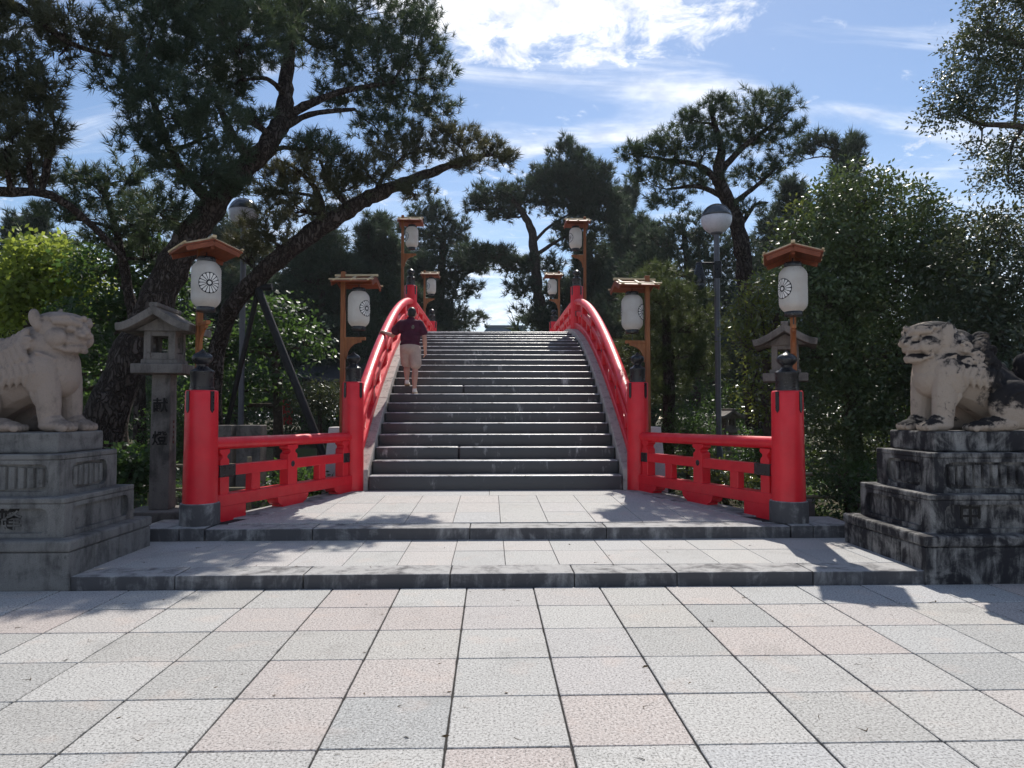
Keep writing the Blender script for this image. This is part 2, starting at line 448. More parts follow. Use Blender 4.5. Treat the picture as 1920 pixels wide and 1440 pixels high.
_ico = bmesh.new(); bmesh.ops.create_icosphere(_ico, subdivisions=3, radius=1)
ICO_V = np.array([v.co[:] for v in _ico.verts]); ICO_F = [[v.index for v in f.verts] for f in _ico.faces]; _ico.free()
class Blob:
    """overlapping closed lumps that are grown together into one continuous skin"""
    def __init__(s): s.mb = MB()
    def ell(s, c, r, rot=None):
        if not hasattr(r, '__len__'): r = (r, r, r)
        v = ICO_V * np.array(r)
        if rot is not None: v = v @ np.array(rot.to_3x3()).T
        s.mb.add((v + np.array(c)).tolist(), ICO_F); return s
    def cap(s, p, q, r1, r2, n=14):
        p, q = Vector(p), Vector(q); d = (q - p); t = d.normalized() if d.length > 1e-6 else Vector((0, 0, 1))
        ps, rs = [], []
        for k in range(6):
            a = -math.pi / 2 + (k / 6 + .02) * math.pi / 2; ps.append(p + t * (math.sin(a) * r1)); rs.append(max(1e-3, math.cos(a) * r1))
        ps.append(p); rs.append(r1); ps.append(q); rs.append(r2)
        for k in range(1, 7):
            a = (k / 6 - .02) * math.pi / 2; ps.append(q + t * (math.sin(a) * r2)); rs.append(max(1e-3, math.cos(a) * r2))
        s.mb.tube(ps, rs, n); return s
    def chain(s, pts, rad, n=14):
        for a, b, r1, r2 in zip(pts, pts[1:], rad, rad[1:]): s.cap(a, b, r1, r2, n)
        return s
    def torus(s, c, rad, tube, rot, a0=0, a1=2 * math.pi, shrink=1.0):
        pts = []; rs = []
        for k in range(19):
            f = k / 18; a = a0 + (a1 - a0) * f; rr = rad * (1 + (shrink - 1) * f)
            pts.append(Vector(c) + rot @ Vector((rr * math.cos(a), rr * math.sin(a), 0))); rs.append(tube)
        s.mb.tube(pts, rs, 8); return s
    def grow(s, name, voxel, smooth=2, factor=.5):
        me = bpy.data.meshes.new(name); me.from_pydata(s.mb.v, [], s.mb.f)
        o = bpy.data.objects.new(name, me); col.objects.link(o)
        m = o.modifiers.new('r', 'REMESH'); m.mode = 'VOXEL'; m.voxel_size = voxel; m.use_smooth_shade = True
        if smooth:
            k = o.modifiers.new('s', 'SMOOTH'); k.iterations = smooth; k.factor = factor
        dg = bpy.context.evaluated_depsgraph_get(); dg.update()
        r = bpy.data.meshes.new_from_object(o.evaluated_get(dg)); bpy.data.objects.remove(o); bpy.data.meshes.remove(me)
        r.name = name; r.materials.clear()
        r.polygons.foreach_set('use_smooth', [True] * len(r.polygons)); return r

# ------------------------------------------------------------------ ground, pond, paving
def ground_mesh():
    ys = [-60, -10, 0, 8, 12, 14.5, 15.6, 16.3, 17.0, 20, 24, 28, 30.2, 30.9, 31.6, 34, 40, 60, 100, 150]
    def gz(y):
        if 15.6 < y < 31.6: return -.06 - min(1.5, max(0, min(y - 15.6, 31.6 - y)) * 1.25)
        return -.05
    xs = [-150, -80, -50, -30, -20, -12, -8, -4, 0, 4, 8, 12, 20, 30, 50, 80, 150]
    v = []; f = []
    for y in ys:
        for x in xs:
            dz = noise.noise(Vector((x * .35, y * .35, 0))) * .05 if (y > 12 or abs(x) > 9) and abs(x) < 60 and y < 80 else 0
            v.append((x, y, gz(y) + min(0, dz) - (0 if y > 12 else .0)))
    n = len(xs)
    for j in range(len(ys) - 1):
        for i in range(n - 1): f.append([j * n + i, j * n + i + 1, (j + 1) * n + i + 1, (j + 1) * n + i])
    me = bpy.data.meshes.new('ground'); me.from_pydata(v, [], f); return me
put('ground', ground_mesh(), None, SOIL, kind='structure')
MB().add([(-149, 15.5, -.62), (149, 15.5, -.62), (149, 31.7, -.62), (-149, 31.7, -.62)], [[0, 1, 2, 3]]).build('pond_water', WATER, kind='structure')
MB().add([(-3, 36.2, -.03), (3, 36.2, -.03), (4, 85, -.03), (-4, 85, -.03)], [[0, 1, 2, 3]]).build('gravel_path', GRAVEL, kind='structure')

# plaza: a bed of grit with granite tiles, each a piece of its own
plaza = MB().span(-30, 30, -14, 6.62, -.05, -.012).build('plaza_paving', MORTAR, kind='structure')
TW, TD = .603, .613
def tile_mesh(wd, dp, h, name, bev=.004):
    """slab with slightly chipped, wandering edges"""
    pts = []
    for (ax, ay), (bx2, by2) in zip(((-1, -1), (1, -1), (1, 1), (-1, 1)), ((1, -1), (1, 1), (-1, 1), (-1, -1))):
        for k in range(12):
            f = k / 12; x, y = ax + (bx2 - ax) * f, ay + (by2 - ay) * f
            chip = .0012 * random.random() + (.005 * random.random() if random.random() < .06 else 0)
            if k == 0: pts.append((x * (wd / 2 - .002 - chip), y * (dp / 2 - .002 - chip)))
            elif abs(y) == 1 and ay == by2: pts.append((x * wd / 2, y * (dp / 2 - chip)))
            else: pts.append((x * (wd / 2 - chip), y * dp / 2))
    top = [(x * (1 - 2 * bev / wd), y * (1 - 2 * bev / dp)) for x, y in pts]; n = len(pts)
    vs = [(x, y, -h) for x, y in pts] + [(x, y, -bev) for x, y in pts] + [(x, y, 0) for x, y in top]
    fs = [list(range(2 * n, 3 * n))] + [[q * n + i, q * n + (i + 1) % n, (q + 1) * n + (i + 1) % n, (q + 1) * n + i] for q in (0, 1) for i in range(n)]
    return MB().add(vs, fs).mesh(name)
tmesh = [tile_mesh(TW - .011 + random.uniform(-.002, .002), TD - .008 + random.uniform(-.002, .002), .03, 'paving_tile') for _ in range(10)]
for t in tmesh: t.materials.append(G_TILE)
for k in range(-1, 7):
    y = 5.894 - TD * k - TD / 2
    for i in range(-12, 13):
        x = -.214 + TW * i + TW / 2
        o = put('paving_tile', random.choice(tmesh), plaza)
        o.location = (x, y, random.uniform(-.0015, .0015)); o.rotation_euler = (random.gauss(0, .0016), random.gauss(0, .0016), random.gauss(0, .0018))
rest = MB()
for k in range(-1, 28):
    y = 5.894 - TD * k - TD / 2
    for i in range(-30, 31):
        if -1 <= k < 7 and -12 <= i < 13: continue
        rest.box((-.214 + TW * i + TW / 2, y, -.015), (TW - .011, TD - .008, .03))
rest.build('outer_paving', G_TILE, plaza, kind='stuff')

def kerb_row(name, parent, xs, y0, y1, z0, z1, mat, slope=None):
    for a, b in zip(xs, xs[1:]):
        mb = MB().span(a + .004, b - .004, y0, y1, z0, z1 + random.uniform(-.002, .002))
        mb.build(name, mat, parent, bevel=.012, seg=2)
# first landing
land1 = MB().span(-3.85, 4.2, 6.62, 8.4, -.04, .10).build('lower_landing', MORTAR, kind='structure')
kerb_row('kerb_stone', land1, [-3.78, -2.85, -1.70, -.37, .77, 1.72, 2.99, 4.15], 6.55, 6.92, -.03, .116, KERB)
for r_, (y0, y1) in enumerate(((6.925, 7.62), (7.625, 8.30))):
    for i in range(-8, 9):
        x0 = .145 + .525 * (i - .0); x0 += 0
        a, b = max(x0, -3.9), min(x0 + .525, 4.25)
        if b - a < .1: continue
        me = MB().span(-(b - a) / 2 + .003, (b - a) / 2 - .003, -(y1 - y0) / 2 + .002, (y1 - y0) / 2 - .002, -.03, 0).mesh('paving_tile', .003)
        put('paving_tile', me, land1, G_LAND, ((a + b) / 2, (y0 + y1) / 2, .114 + random.uniform(-.001, .001)))
# second landing, slightly rising to the foot of the stairs
def zp(y): return .25 + max(0, (y - 8.3)) / 3.3 * .07
XB = .09                     # the bridge axis stands a little right of the camera
HWF, HWB = 3.54, 2.33        # fence line half widths, at the outer and the inner posts
YO, YI = 8.62, 11.62
def hw(y): return HWF + (HWB - HWF) * (y - YO) / (YI - YO)
land2 = MB().prism([(-3.65, 8.36), (3.85, 8.36), (2.7, 11.75), (-2.5, 11.75)], -.04, 0, lambda u, v, w_: (u, v, w_ if w_ < 0 else zp(v) - .012)).build('upper_landing', MORTAR, kind='structure')
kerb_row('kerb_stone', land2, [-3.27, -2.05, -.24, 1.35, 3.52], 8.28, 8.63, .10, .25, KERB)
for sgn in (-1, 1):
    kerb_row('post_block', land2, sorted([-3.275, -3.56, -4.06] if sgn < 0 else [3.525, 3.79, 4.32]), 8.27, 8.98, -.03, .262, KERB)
def clip(poly, a, b, c):
    o = []
    for p, q in zip(poly, poly[1:] + poly[:1]):
        dp, dq = a * p[0] + b * p[1] + c, a * q[0] + b * q[1] + c
        if dp >= 0: o.append(p)
        if dp * dq < 0: t = dp / (dp - dq); o.append((p[0] + t * (q[0] - p[0]), p[1] + t * (q[1] - p[1])))
    return o
sl = (HWB - HWF) / (YI - YO)
for y0, y1 in ((8.64, 9.40), (9.40, 10.22), (10.22, 10.97), (10.97, 11.58)):
    if y1 > 11.5:
        xs = [-2.9, -.02, 2.9]
    else: xs = [.12 + .578 * i for i in range(-7, 7)]
    for a, b in zip(xs, xs[1:]):
        poly = [(a + .003, y0 + .003), (b - .003, y0 + .003), (b - .003, y1 - .003), (a + .003, y1 - .003)]
        e = .30
        poly = clip(poly, -1, sl, HWF - e - sl * YO + XB); poly = clip(poly, 1, sl, HWF - e - sl * YO - XB) if poly else poly
        if len(poly) < 3: continue
        c0 = (sum(p[0] for p in poly) / len(poly), sum(p[1] for p in poly) / len(poly))
        j = random.uniform(-.001, .001)
        mb = MB().prism([(p[0] - c0[0], p[1] - c0[1]) for p in poly], -.03, 0, lambda u, v, w_: (u, v, zp(v + c0[1]) - zp(c0[1]) + w_))
        mb.build('paving_tile', G_LAND, land2, .003, loc=(c0[0], c0[1], zp(c0[1]) + j))
for sgn in (-1, 1):
    for y0, y1 in ((8.99, 10.2), (10.2, 11.5)):
        q = [(hw(y0) - .295, y0 + .003), (hw(y0) + .17, y0 + .003), (hw(y1) + .17, y1 - .003), (hw(y1) - .295, y1 - .003)]
        if sgn < 0: q = [(-x, y) for x, y in q][::-1]
        q = [(x + XB, y) for x, y in q]
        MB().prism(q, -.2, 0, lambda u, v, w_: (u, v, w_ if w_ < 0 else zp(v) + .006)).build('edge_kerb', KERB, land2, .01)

# ------------------------------------------------------------------ the arched bridge
YC, ZC, KB = 23.4, 4.35, .02725
def zb(y):
    """height of the deck: a steep arch that flattens towards its crest"""
    y = min(y, 2 * YC - y, 21.27)
    return ZC - KB * (y - YC) ** 2 - .011 * max(0, y - 16) ** 2
def zslope(y): return (zb(y + .05) - zb(y - .05)) / .1
YS = 11.60
bridge = thing('arched_bridge', 'steep arched footbridge with dark stone steps between red railings', 'bridge', (XB, YS, 0))
edges = [YS + .345 * i for i in range(20)]
while edges[-1] < 20.9: edges.append(edges[-1] + .69)
edges.append(YC)
STEPS = []
prev = .10
for i, y in enumerate(edges[:-1]):
    z = zb(y); STEPS.append((y, z))
    for m in (0, 1):
        y0, y1 = (y, edges[i + 1] + .035) if not m else (2 * YC - edges[i + 1] - .035, 2 * YC - y)
        jx = -.64          # a few steps are laid in two stones, a hair out of level with each other
        for xa, xb in (((-2.075, jx - .0005), (jx + .0005, 2.075)) if i in (2, 8) and not m else ((-2.075, 2.075),)):
            dz = random.uniform(-.004, .003)
            mb = MB().span(xa, xb, y0 - YS + random.uniform(-.005, .005), y1 - YS, prev - .02 if i else .1, z + dz)
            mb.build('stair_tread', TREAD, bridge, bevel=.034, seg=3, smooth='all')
    prev = z
MB().span(-2.075, 2.075, YC - YS - .72, YC - YS + .72, zb(YC) - .3, zb(YC) + .004).build('crest_slab', TREAD, bridge, .01)
def arc_prism(x0, x1, ya, yb, lo, hi, n=12):
    """a strip between two curves following the arch, thick from x0 to x1"""
    ys = [ya + (yb - ya) * k / n for k in range(n + 1)]
    vs = []; fs = []
    for y in ys:
        for x, h in ((x0, lo), (x1, lo), (x1, hi), (x0, hi)): vs.append((x, y - YS, zb(y) + h))
    for k in range(n):
        for q in range(4):
            fs.append([k * 4 + q, k * 4 + (q + 1) % 4, k * 4 + 4 + (q + 1) % 4, k * 4 + 4 + q][::-1])
    fs.append([0, 1, 2, 3]); fs.append([n * 4 + 3, n * 4 + 2, n * 4 + 1, n * 4])
    return MB().add(vs, fs)
YE = 2 * YC - YS
for sgn in (-1, 1):
    n = 34
    for k in range(n):
        a, b = YS + .02 + (YE - YS - .04) * k / n, YS + .02 + (YE - YS - .04) * (k + 1) / n
        arc_prism(sgn * 2.082 if sgn > 0 else -2.56, 2.56 if sgn > 0 else -2.082, a + .004, b - .004, -.42, .075, 2).build('curb_stone', CURBW, bridge, .008)
    arc_prism(2.2 if sgn > 0 else -2.5, 2.5 if sgn > 0 else -2.2, YS + .3, YE - .3, -.95, -.43, 30).build('girder', RED, bridge)
    for y in (18.4, YC, 28.4):
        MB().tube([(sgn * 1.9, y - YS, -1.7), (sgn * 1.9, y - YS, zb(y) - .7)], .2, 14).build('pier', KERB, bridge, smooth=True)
    # pale plastered end of the abutment, outside the railing
    MB().prism([(0, 0), (.9, 0), (.9, 1.0), (.5, 1.0), (0, .12)], 0, .26, lambda u, v, w_: (sgn * (2.58 + .0) + (w_ if sgn > 0 else -w_), .05 + u, .05 + v * 1.28)).build('abutment_end', WHITE_STONE, bridge, .01)

def finial_mb(r, z):
    s = r / .2
    pr = [(.150, 0), (.150, .03), (.142, .035), (.142, .19), (.148, .20), (.148, .225), (.125, .245), (.085, .262), (.068, .285), (.072, .31),
          (.104, .335), (.124, .365), (.128, .392), (.115, .42), (.080, .445), (.04, .462), (.016, .485), (.004, .50)]
    return MB().lathe([(a * s, b) for a, b in pr], 28, (0, 0, z))
def newel(parent, name, loc, r, z0, z1, stone, straps, taper=1.03):
    """round red post with black bulb cap; loc is relative to the parent"""
    pr = [(r * taper, z0), (r, (z0 + z1) / 2), (r * .985, z1 - .03), (r * .955, z1 - .008), (r * .90, z1)]
    o = MB().lathe(pr, 36).build(name, RED, parent, smooth=True, loc=loc)
    finial_mb(r, z1 + .001).build('finial', BLACK, o, smooth=True)
    for az in straps:
        q = Matrix.Rotation(az, 3, 'Z'); hgt = .235
        ring = [(-.024, z1 - hgt), (0, z1 - hgt - .035), (.024, z1 - hgt), (.024, z1 - .012), (-.024, z1 - .012)]
        MB().prism(ring, r * .94, r * 1.012 + .004, lambda u, v, w_: tuple(q @ Vector((w_, u, v)))).build('strap', BLACK, o)
    if stone:
        MB().lathe([(r * 1.2, stone), (r * 1.2, z0 - .03), (r * 1.17, z0 - .005), (r * 1.1, z0 + .002)], 36).build('stone_base', KERB, o, smooth=True)
    return o

def railing(sgn, label):
    X = XB + sgn * 2.33
    t = thing('bridge_railing', label, 'railing', (X, YS, 0), 0, 'red railings along the two sides of the bridge')
    n = 44
    ys = [YS + (YE - YS) * k / n for k in range(n + 1)]
    MB().tube([(0, y - YS, zb(y) + .83) for y in ys], .088, 16, sx=1.15).build('top_rail', RED, t, smooth=True)
    arc_prism(-.065, .065, YS, YE, .44, .57, 36).build('mid_rail', RED, t, .012)
    arc_prism(-.10, .10, YS, YE, .08, .235, 36).build('bottom_rail', RED, t, .012)
    posts = [YS + .02, 19.8, 2 * YC - 19.8, YE - .02]
    for j, y in enumerate(posts):
        mid = j in (1, 2)
        newel(t, 'newel_post', (0, y - YS, 0), .175, zb(y) - .1 if mid else .28, zb(y) + (1.27 if j == 1 else 1.18) if mid else 2.075, None,
              [R(-90) + sgn * R(35) + R(90) * k for k in range(4)])
    for y0, y1 in zip(posts, posts[1:]):
        m = 5
        for k in range(m):
            ym = y0 + (y1 - y0) * (k + .5) / m
            b = MB().box((0, ym - YS, zb(ym) + .34), (.115, .15, .22)); b.build('small_strut', RED, t, .008)
            if k:
                yk = y0 + (y1 - y0) * k / m
                s = zslope(yk)
                MB().prism([(-.085, .23), (.085, .23), (.085, .60), (.12, .66), (.12, .76), (-.12, .76), (-.12, .66), (-.085, .60)], -.075, .075,
                           lambda u, v, w_: (w_, yk - YS + u, zb(yk) + v + s * u)).build('strut', RED, t, .008)
                MB().lathe([(.035, 0), (.035, .012), (.02, .02)], 14).build('stud', BLACK, t, loc=(-sgn * .066, yk - YS, zb(yk) + .505)).rotation_euler = (0, -sgn * R(90), 0)
        for e, y in ((1, y0), (-1, y1)):
            yy = y + e * .30
            arc_prism(-.07, .07, min(yy - .13, yy + .13), max(yy - .13, yy + .13), .435, .575, 3).build('rail_plate', BLACK, t)
    return t
rail_l = railing(-1, 'sunlit red bridge railing that the climbing person holds on to')
rail_r = railing(1, 'shaded red bridge railing on the side away from the person')

def wing(sgn, label):
    ang = math.atan2(YO - YI, sgn * (HWF - HWB)); ln = math.hypot(HWF - HWB, YI - YO)
    t = thing('wing_fence', label, 'fence', (XB + sgn * HWB, YI, 0), ang, 'low red fences flaring out at the foot of the bridge')
    # local x runs from the inner post to the outer post
    rz = lambda x: zp(YI + (YO - YI) * x / ln)
    MB().tube([(.1, 0, 1.185), (ln - .1, 0, 1.205)], .078, 18, sx=1.1).build('top_rail', RED, t, smooth=True)
    MB().box((ln / 2, 0, .865), (ln - .2, .12, .135)).build('mid_rail', RED, t, .01, seg=2)
    MB().box((ln / 2, 0, .505), (ln - .2, .19, .15)).build('bottom_rail', RED, t, .01, seg=2)
    inn = -1 if sgn > 0 else 1
    for x, hw_ in ((ln * .5, .10), (ln - .30, .075), (.30, .075)):
        MB().prism([(-hw_, .575), (hw_, .575), (hw_, 1.0), (hw_ * .55, 1.03), (hw_ * .55, 1.055), (hw_ * 1.15, 1.085), (hw_ * 1.15, 1.13), (-hw_ * 1.15, 1.13), (-hw_ * 1.15, 1.085),
                    (-hw_ * .55, 1.055), (-hw_ * .55, 1.03), (-hw_, 1.0)], -.075, .075, lambda u, v, w_: (x + u, w_, v)).build('strut', RED, t, .006)
    for x in (ln * .275, ln * .725):
        MB().box((x, 0, .69), (.16, .11, .23)).build('small_strut', RED, t, .008)
    for x, a, b in ((.33, -.2, .30), (ln * .5, -.34, .34), (ln - .36, -.30, .2)):
        z0 = rz(x) - .03
        pts = [(a, .432)]
        pts += [(a + .0 + .11 * (1 - math.cos(q * math.pi / 10)), .43 - (.43 - z0 - .06) * math.sin(q * math.pi / 10)) for q in range(6)] if a > -.25 and x > .4 or a < -.3 else [(a, z0)]
        pts += [(a + .11, z0), (b - .11, z0)]
        pts += [(b - .11 * (1 - math.cos(q * math.pi / 10)), .43 - (.43 - z0 - .06) * math.sin(q * math.pi / 10)) for q in range(5, -1, -1)] if b > .25 else [(b, z0)]
        pts += [(b, .432)]
        clean = [pts[0]]
        for p in pts[1:]:
            if math.hypot(p[0] - clean[-1][0], p[1] - clean[-1][1]) > .004: clean.append(p)
        MB().prism(clean, -.09, .09, lambda u, v, w_: (x + u, -w_, v)).build('foot_block', RED, t)
    MB().box((ln - .345, 0, .865), (.27, .17, .148)).build('rail_plate', BLACK, t, .006)
    MB().box((.285, 0, .865), (.17, .17, .148)).build('rail_plate', BLACK, t, .006)
    MB().lathe([(.043, 0), (.043, .014), (.026, .024)], 18).build('stud', BLACK, t, loc=(ln / 2, inn * .061, .865)).rotation_euler = (R(-90) * inn, 0, 0)
    va = math.atan2(-YO, -sgn * HWF) - sgn * R(37) - ang
    newel(t, 'newel_post', (ln + .02, 0, 0), .189, .515, 1.85, .262, [va + R(90) * k for k in range(4)], 1.05)
    return t
wing(-1, 'low red fence with thick post beside the tall carved stone lantern')
wing(1, 'low red fence with thick post in front of the globe lamp post')

# ------------------------------------------------------------------ lantern posts along the bridge
def lantern_body():
    pr = []
    n = 40; H = .62; Rl = .193
    for k in range(n + 1):
        f = k / n; e = min(f, 1 - f) * H
        r = Rl - (.075 * (1 - min(1, e / .13)) ** 2.2)
        pr.append((r + (.0022 if k % 2 else -.0012), f * H))
    mb = MB().lathe(pr, 64)
    for i, (x, y, z) in enumerate(mb.v):
        a_ = math.atan2(y, x); k = 1 - .016 * abs(math.cos(4 * a_)) ** 14 + .006 * noise.noise(Vector((x * 9, y * 9, z * 9)))
        mb.v[i] = (x * k, y * k, z)
    me = mb.mesh('paper_lantern', smooth='all'); me.materials.append(PAPER); return me
def crest_meshes():
    Rc, Rl = .143, .1962
    def wrap(x, z, off): return ((Rl + off) * math.cos(x / Rl), (Rl + off) * math.sin(x / Rl), .31 + z)
    d = MB(); n = 48; rings = [0.0, .25, .5, .75, 1.0]
    v = [wrap(0, 0, .002)]; f = []
    for q in rings[1:]:
        for k in range(n):
            a = 2 * math.pi * k / n; v.append(wrap(Rc * q * math.cos(a), Rc * q * math.sin(a), .002))
    for k in range(n): f.append([0, 1 + k, 1 + (k + 1) % n])
    for j in range(3):
        for k in range(n):
            k2 = (k + 1) % n; f.append([1 + j * n + k, 1 + (j + 1) * n + k, 1 + (j + 1) * n + k2, 1 + j * n + k2])
    d.add(v, f); disc = d.mesh('crest_disc'); disc.materials.append(INK)
    pet = []
    for k in range(16):
        a0 = 2 * math.pi * (k + .5) / 16; prof = []
        for u, hw_ in ((.30, .030), (.5, .066), (.7, .104), (.82, .124), (.89, .112), (.935, .07)):
            prof.append((u, hw_))
        left = [(u, h) for u, h in prof]; right = [(u, -h) for u, h in prof]
        pts = left + right[::-1]
        vs = [wrap(Rc * (u * math.cos(a0) - h * math.sin(a0)), Rc * (u * math.sin(a0) + h * math.cos(a0)), .0045) for u, h in pts]
        m = len(prof); fs = [[i, 2 * m - 1 - i, 2 * m - 2 - i, i + 1] for i in range(m - 1)]
        me = MB().add(vs, fs).mesh('petal'); me.materials.append(CREST_PALE); pet.append(me)
    vs = [wrap(0, 0, .0045)] + [wrap(Rc * .17 * math.cos(2 * math.pi * k / 16), Rc * .17 * math.sin(2 * math.pi * k / 16), .0045) for k in range(16)]
    hub = MB().add(vs, [[0, 1 + k, 1 + (k + 1) % 16] for k in range(16)]).mesh('crest_hub'); hub.materials.append(CREST_PALE)
    # petals joined with their hub into one printed flower
    vv = []; ff = []
    for me in pet + [hub]:
        b = len(vv); vv += [p.co[:] for p in me.vertices]; ff += [[b + i for i in p.vertices] for p in me.polygons]
    fl = MB().add(vv, ff).mesh('crest_flower'); fl.materials.append(CREST_PALE)
    return disc, fl
LB = lantern_body(); CD, CF = crest_meshes()
RINGM = MB().lathe([(.118, 0), (.122, .01), (.122, .06), (.115, .072)], 28).mesh('cap_ring', smooth=True); RINGM.materials.append(BLACK)
def lantern_post(label, x, y, z0, za, az, crest, off=.26, grp='paper lantern posts lining the bridge'):
    """za: height of the lower arm; az: direction of the arm; crest: direction the crest faces (all in the world)"""
    t = thing('lantern_post', label, 'lantern post', (x, y, z0), az, grp)
    h = za - z0
    MB().box((0, 0, (h + 1.12) / 2), (.075, .075, h + 1.12)).build('pole', WOOD, t, .005)
    MB().box((.17, 0, h), (.42, .055, .05)).build('arm', WOOD, t, .004)
    # curved brace under the arm
    pts = [(.0375, -.02)] + [(.0375 + .25 * (1 - math.cos(q * math.pi / 12)), -.30 + .275 * math.sin(q * math.pi / 12)) for q in range(7)]
    pts = [(.0375, -.024), (.0375, -.34), (.07, -.33)] + [(.07 + .24 * (1 - math.cos(q * math.pi / 12)), -.30 + .24 * math.sin(q * math.pi / 12)) for q in range(7)] + [(.31, -.024)]
    MB().prism(pts, -.018, .018, lambda u, v, w_: (u, -w_, h + v)).build('brace', WOOD, t)
    # roof: two boards meeting on a ridge along the arm, battens on top
    rl0, rl1 = -.12, .56; rw = .375; pitch = R(19)
    zr = h + 1.02
    for s in (-1, 1):
        q = Matrix.Rotation(-s * pitch, 3, 'X')
        c = Vector(((rl0 + rl1) / 2, 0, zr)) + q @ Vector((0, s * rw / 2, 0))
        MB().box(c, (rl1 - rl0, rw - .004, .022), q).build('roof_board', WOOD_D, t, .003)
        for u in (rl0 + .06, (rl0 + rl1) / 2, rl1 - .06):
            c2 = Vector((u, 0, zr)) + q @ Vector((0, s * rw / 2, .023))
            MB().box(c2, (.035, rw + .02, .02), q).build('batten', BATTEN, t, .002)
        c3 = Vector(((rl0 + rl1) / 2, 0, zr)) + q @ Vector((0, s * (rw - .02), .034))
        MB().box(c3, (rl1 - rl0 + .05, .03, .018), q).build('eave_batten', BATTEN, t, .002)
        for u in (rl0 + .012, rl1 - .012):
            c4 = Vector((u, 0, zr - .035)) + q @ Vector((0, s * rw * .46, -.012))
            MB().box(c4, (.02, rw * .9, .06), q).build('gable_board', WOOD_D, t, .003)
    MB().box(((rl0 + rl1) / 2, 0, zr + .035), (rl1 - rl0 + .04, .05, .035)).build('ridge_batten', BATTEN, t, .004)
    MB().box((off / 2 + .1, 0, h + .93), (.55, .045, .05)).build('tie_beam', WOOD_D, t, .004)
    lo = put('paper_lantern', LB, t, None, (off, 0, h + .20), crest - az); lo.scale = (.92, .92, .94)
    put('cap_ring', RINGM, lo, None, (0, 0, -.062)); put('cap_ring', RINGM, lo, None, (0, 0, .612))
    put('crest', CD, lo); put('crest', CF, lo)
    o2 = put('crest', CD, lo, None, None, math.pi); o3 = put('crest', CF, lo, None, None, math.pi)
    MB().tube([(off, 0, h + .02), (off, 0, h + .13)], .008, 6).build('hook', BLACK, t)
    MB().tube([(off, 0, h + .86), (off, 0, h + .925)], .008, 6).build('hook', BLACK, t)
    return t
def face(x, y, deg):
    """direction from (x, y) towards the camera, swung by deg to the right in the picture"""
    return math.atan2(-y, -x) + R(deg)
ol, orr = P(374, 600, 9.3), P(1487, 600, 9.3)
lantern_post('leftmost paper lantern with its full chrysanthemum crest facing the front', ol.x, ol.y, .0, 2.72, R(-52), face(ol.x, ol.y, 12))
lantern_post('rightmost paper lantern with half a crest showing above the globe lamp side fence', orr.x, orr.y, .0, 2.69, R(-112), face(orr.x, orr.y, -46))
a = P(643, 640, 11.8); b = P(1214, 640, 11.8)
lantern_post('paper lantern over the left inner post, crest half turned towards the steps', a.x, a.y, .0, 2.80, R(-4), face(a.x, a.y, 44))
lantern_post('paper lantern over the right inner post, sliver of crest at its right edge', b.x, b.y, .0, 2.76, R(184), face(b.x, b.y, 74))
for sgn, lab, cr in ((-1, 'raised paper lantern on the left at the crest, beyond the climbing person', -72), (1, 'raised paper lantern on the right at the crest, tall pole behind red post', -62)):
    lantern_post(lab, XB + sgn * 2.58, 19.95, 3.4, 6.02, 0 if sgn < 0 else math.pi, face(sgn * 2.58, 19.95, cr))
for sgn, lab in ((-1, 'tiny far paper lantern on the left, past the crest of the bridge'), (1, 'tiny far paper lantern on the right, past the crest of the bridge')):
    lantern_post(lab, XB * .5 + sgn * 2.60, 27.3, 3.4, 5.92, 0 if sgn < 0 else math.pi, face(sgn * 2.62, 27.3, 120))

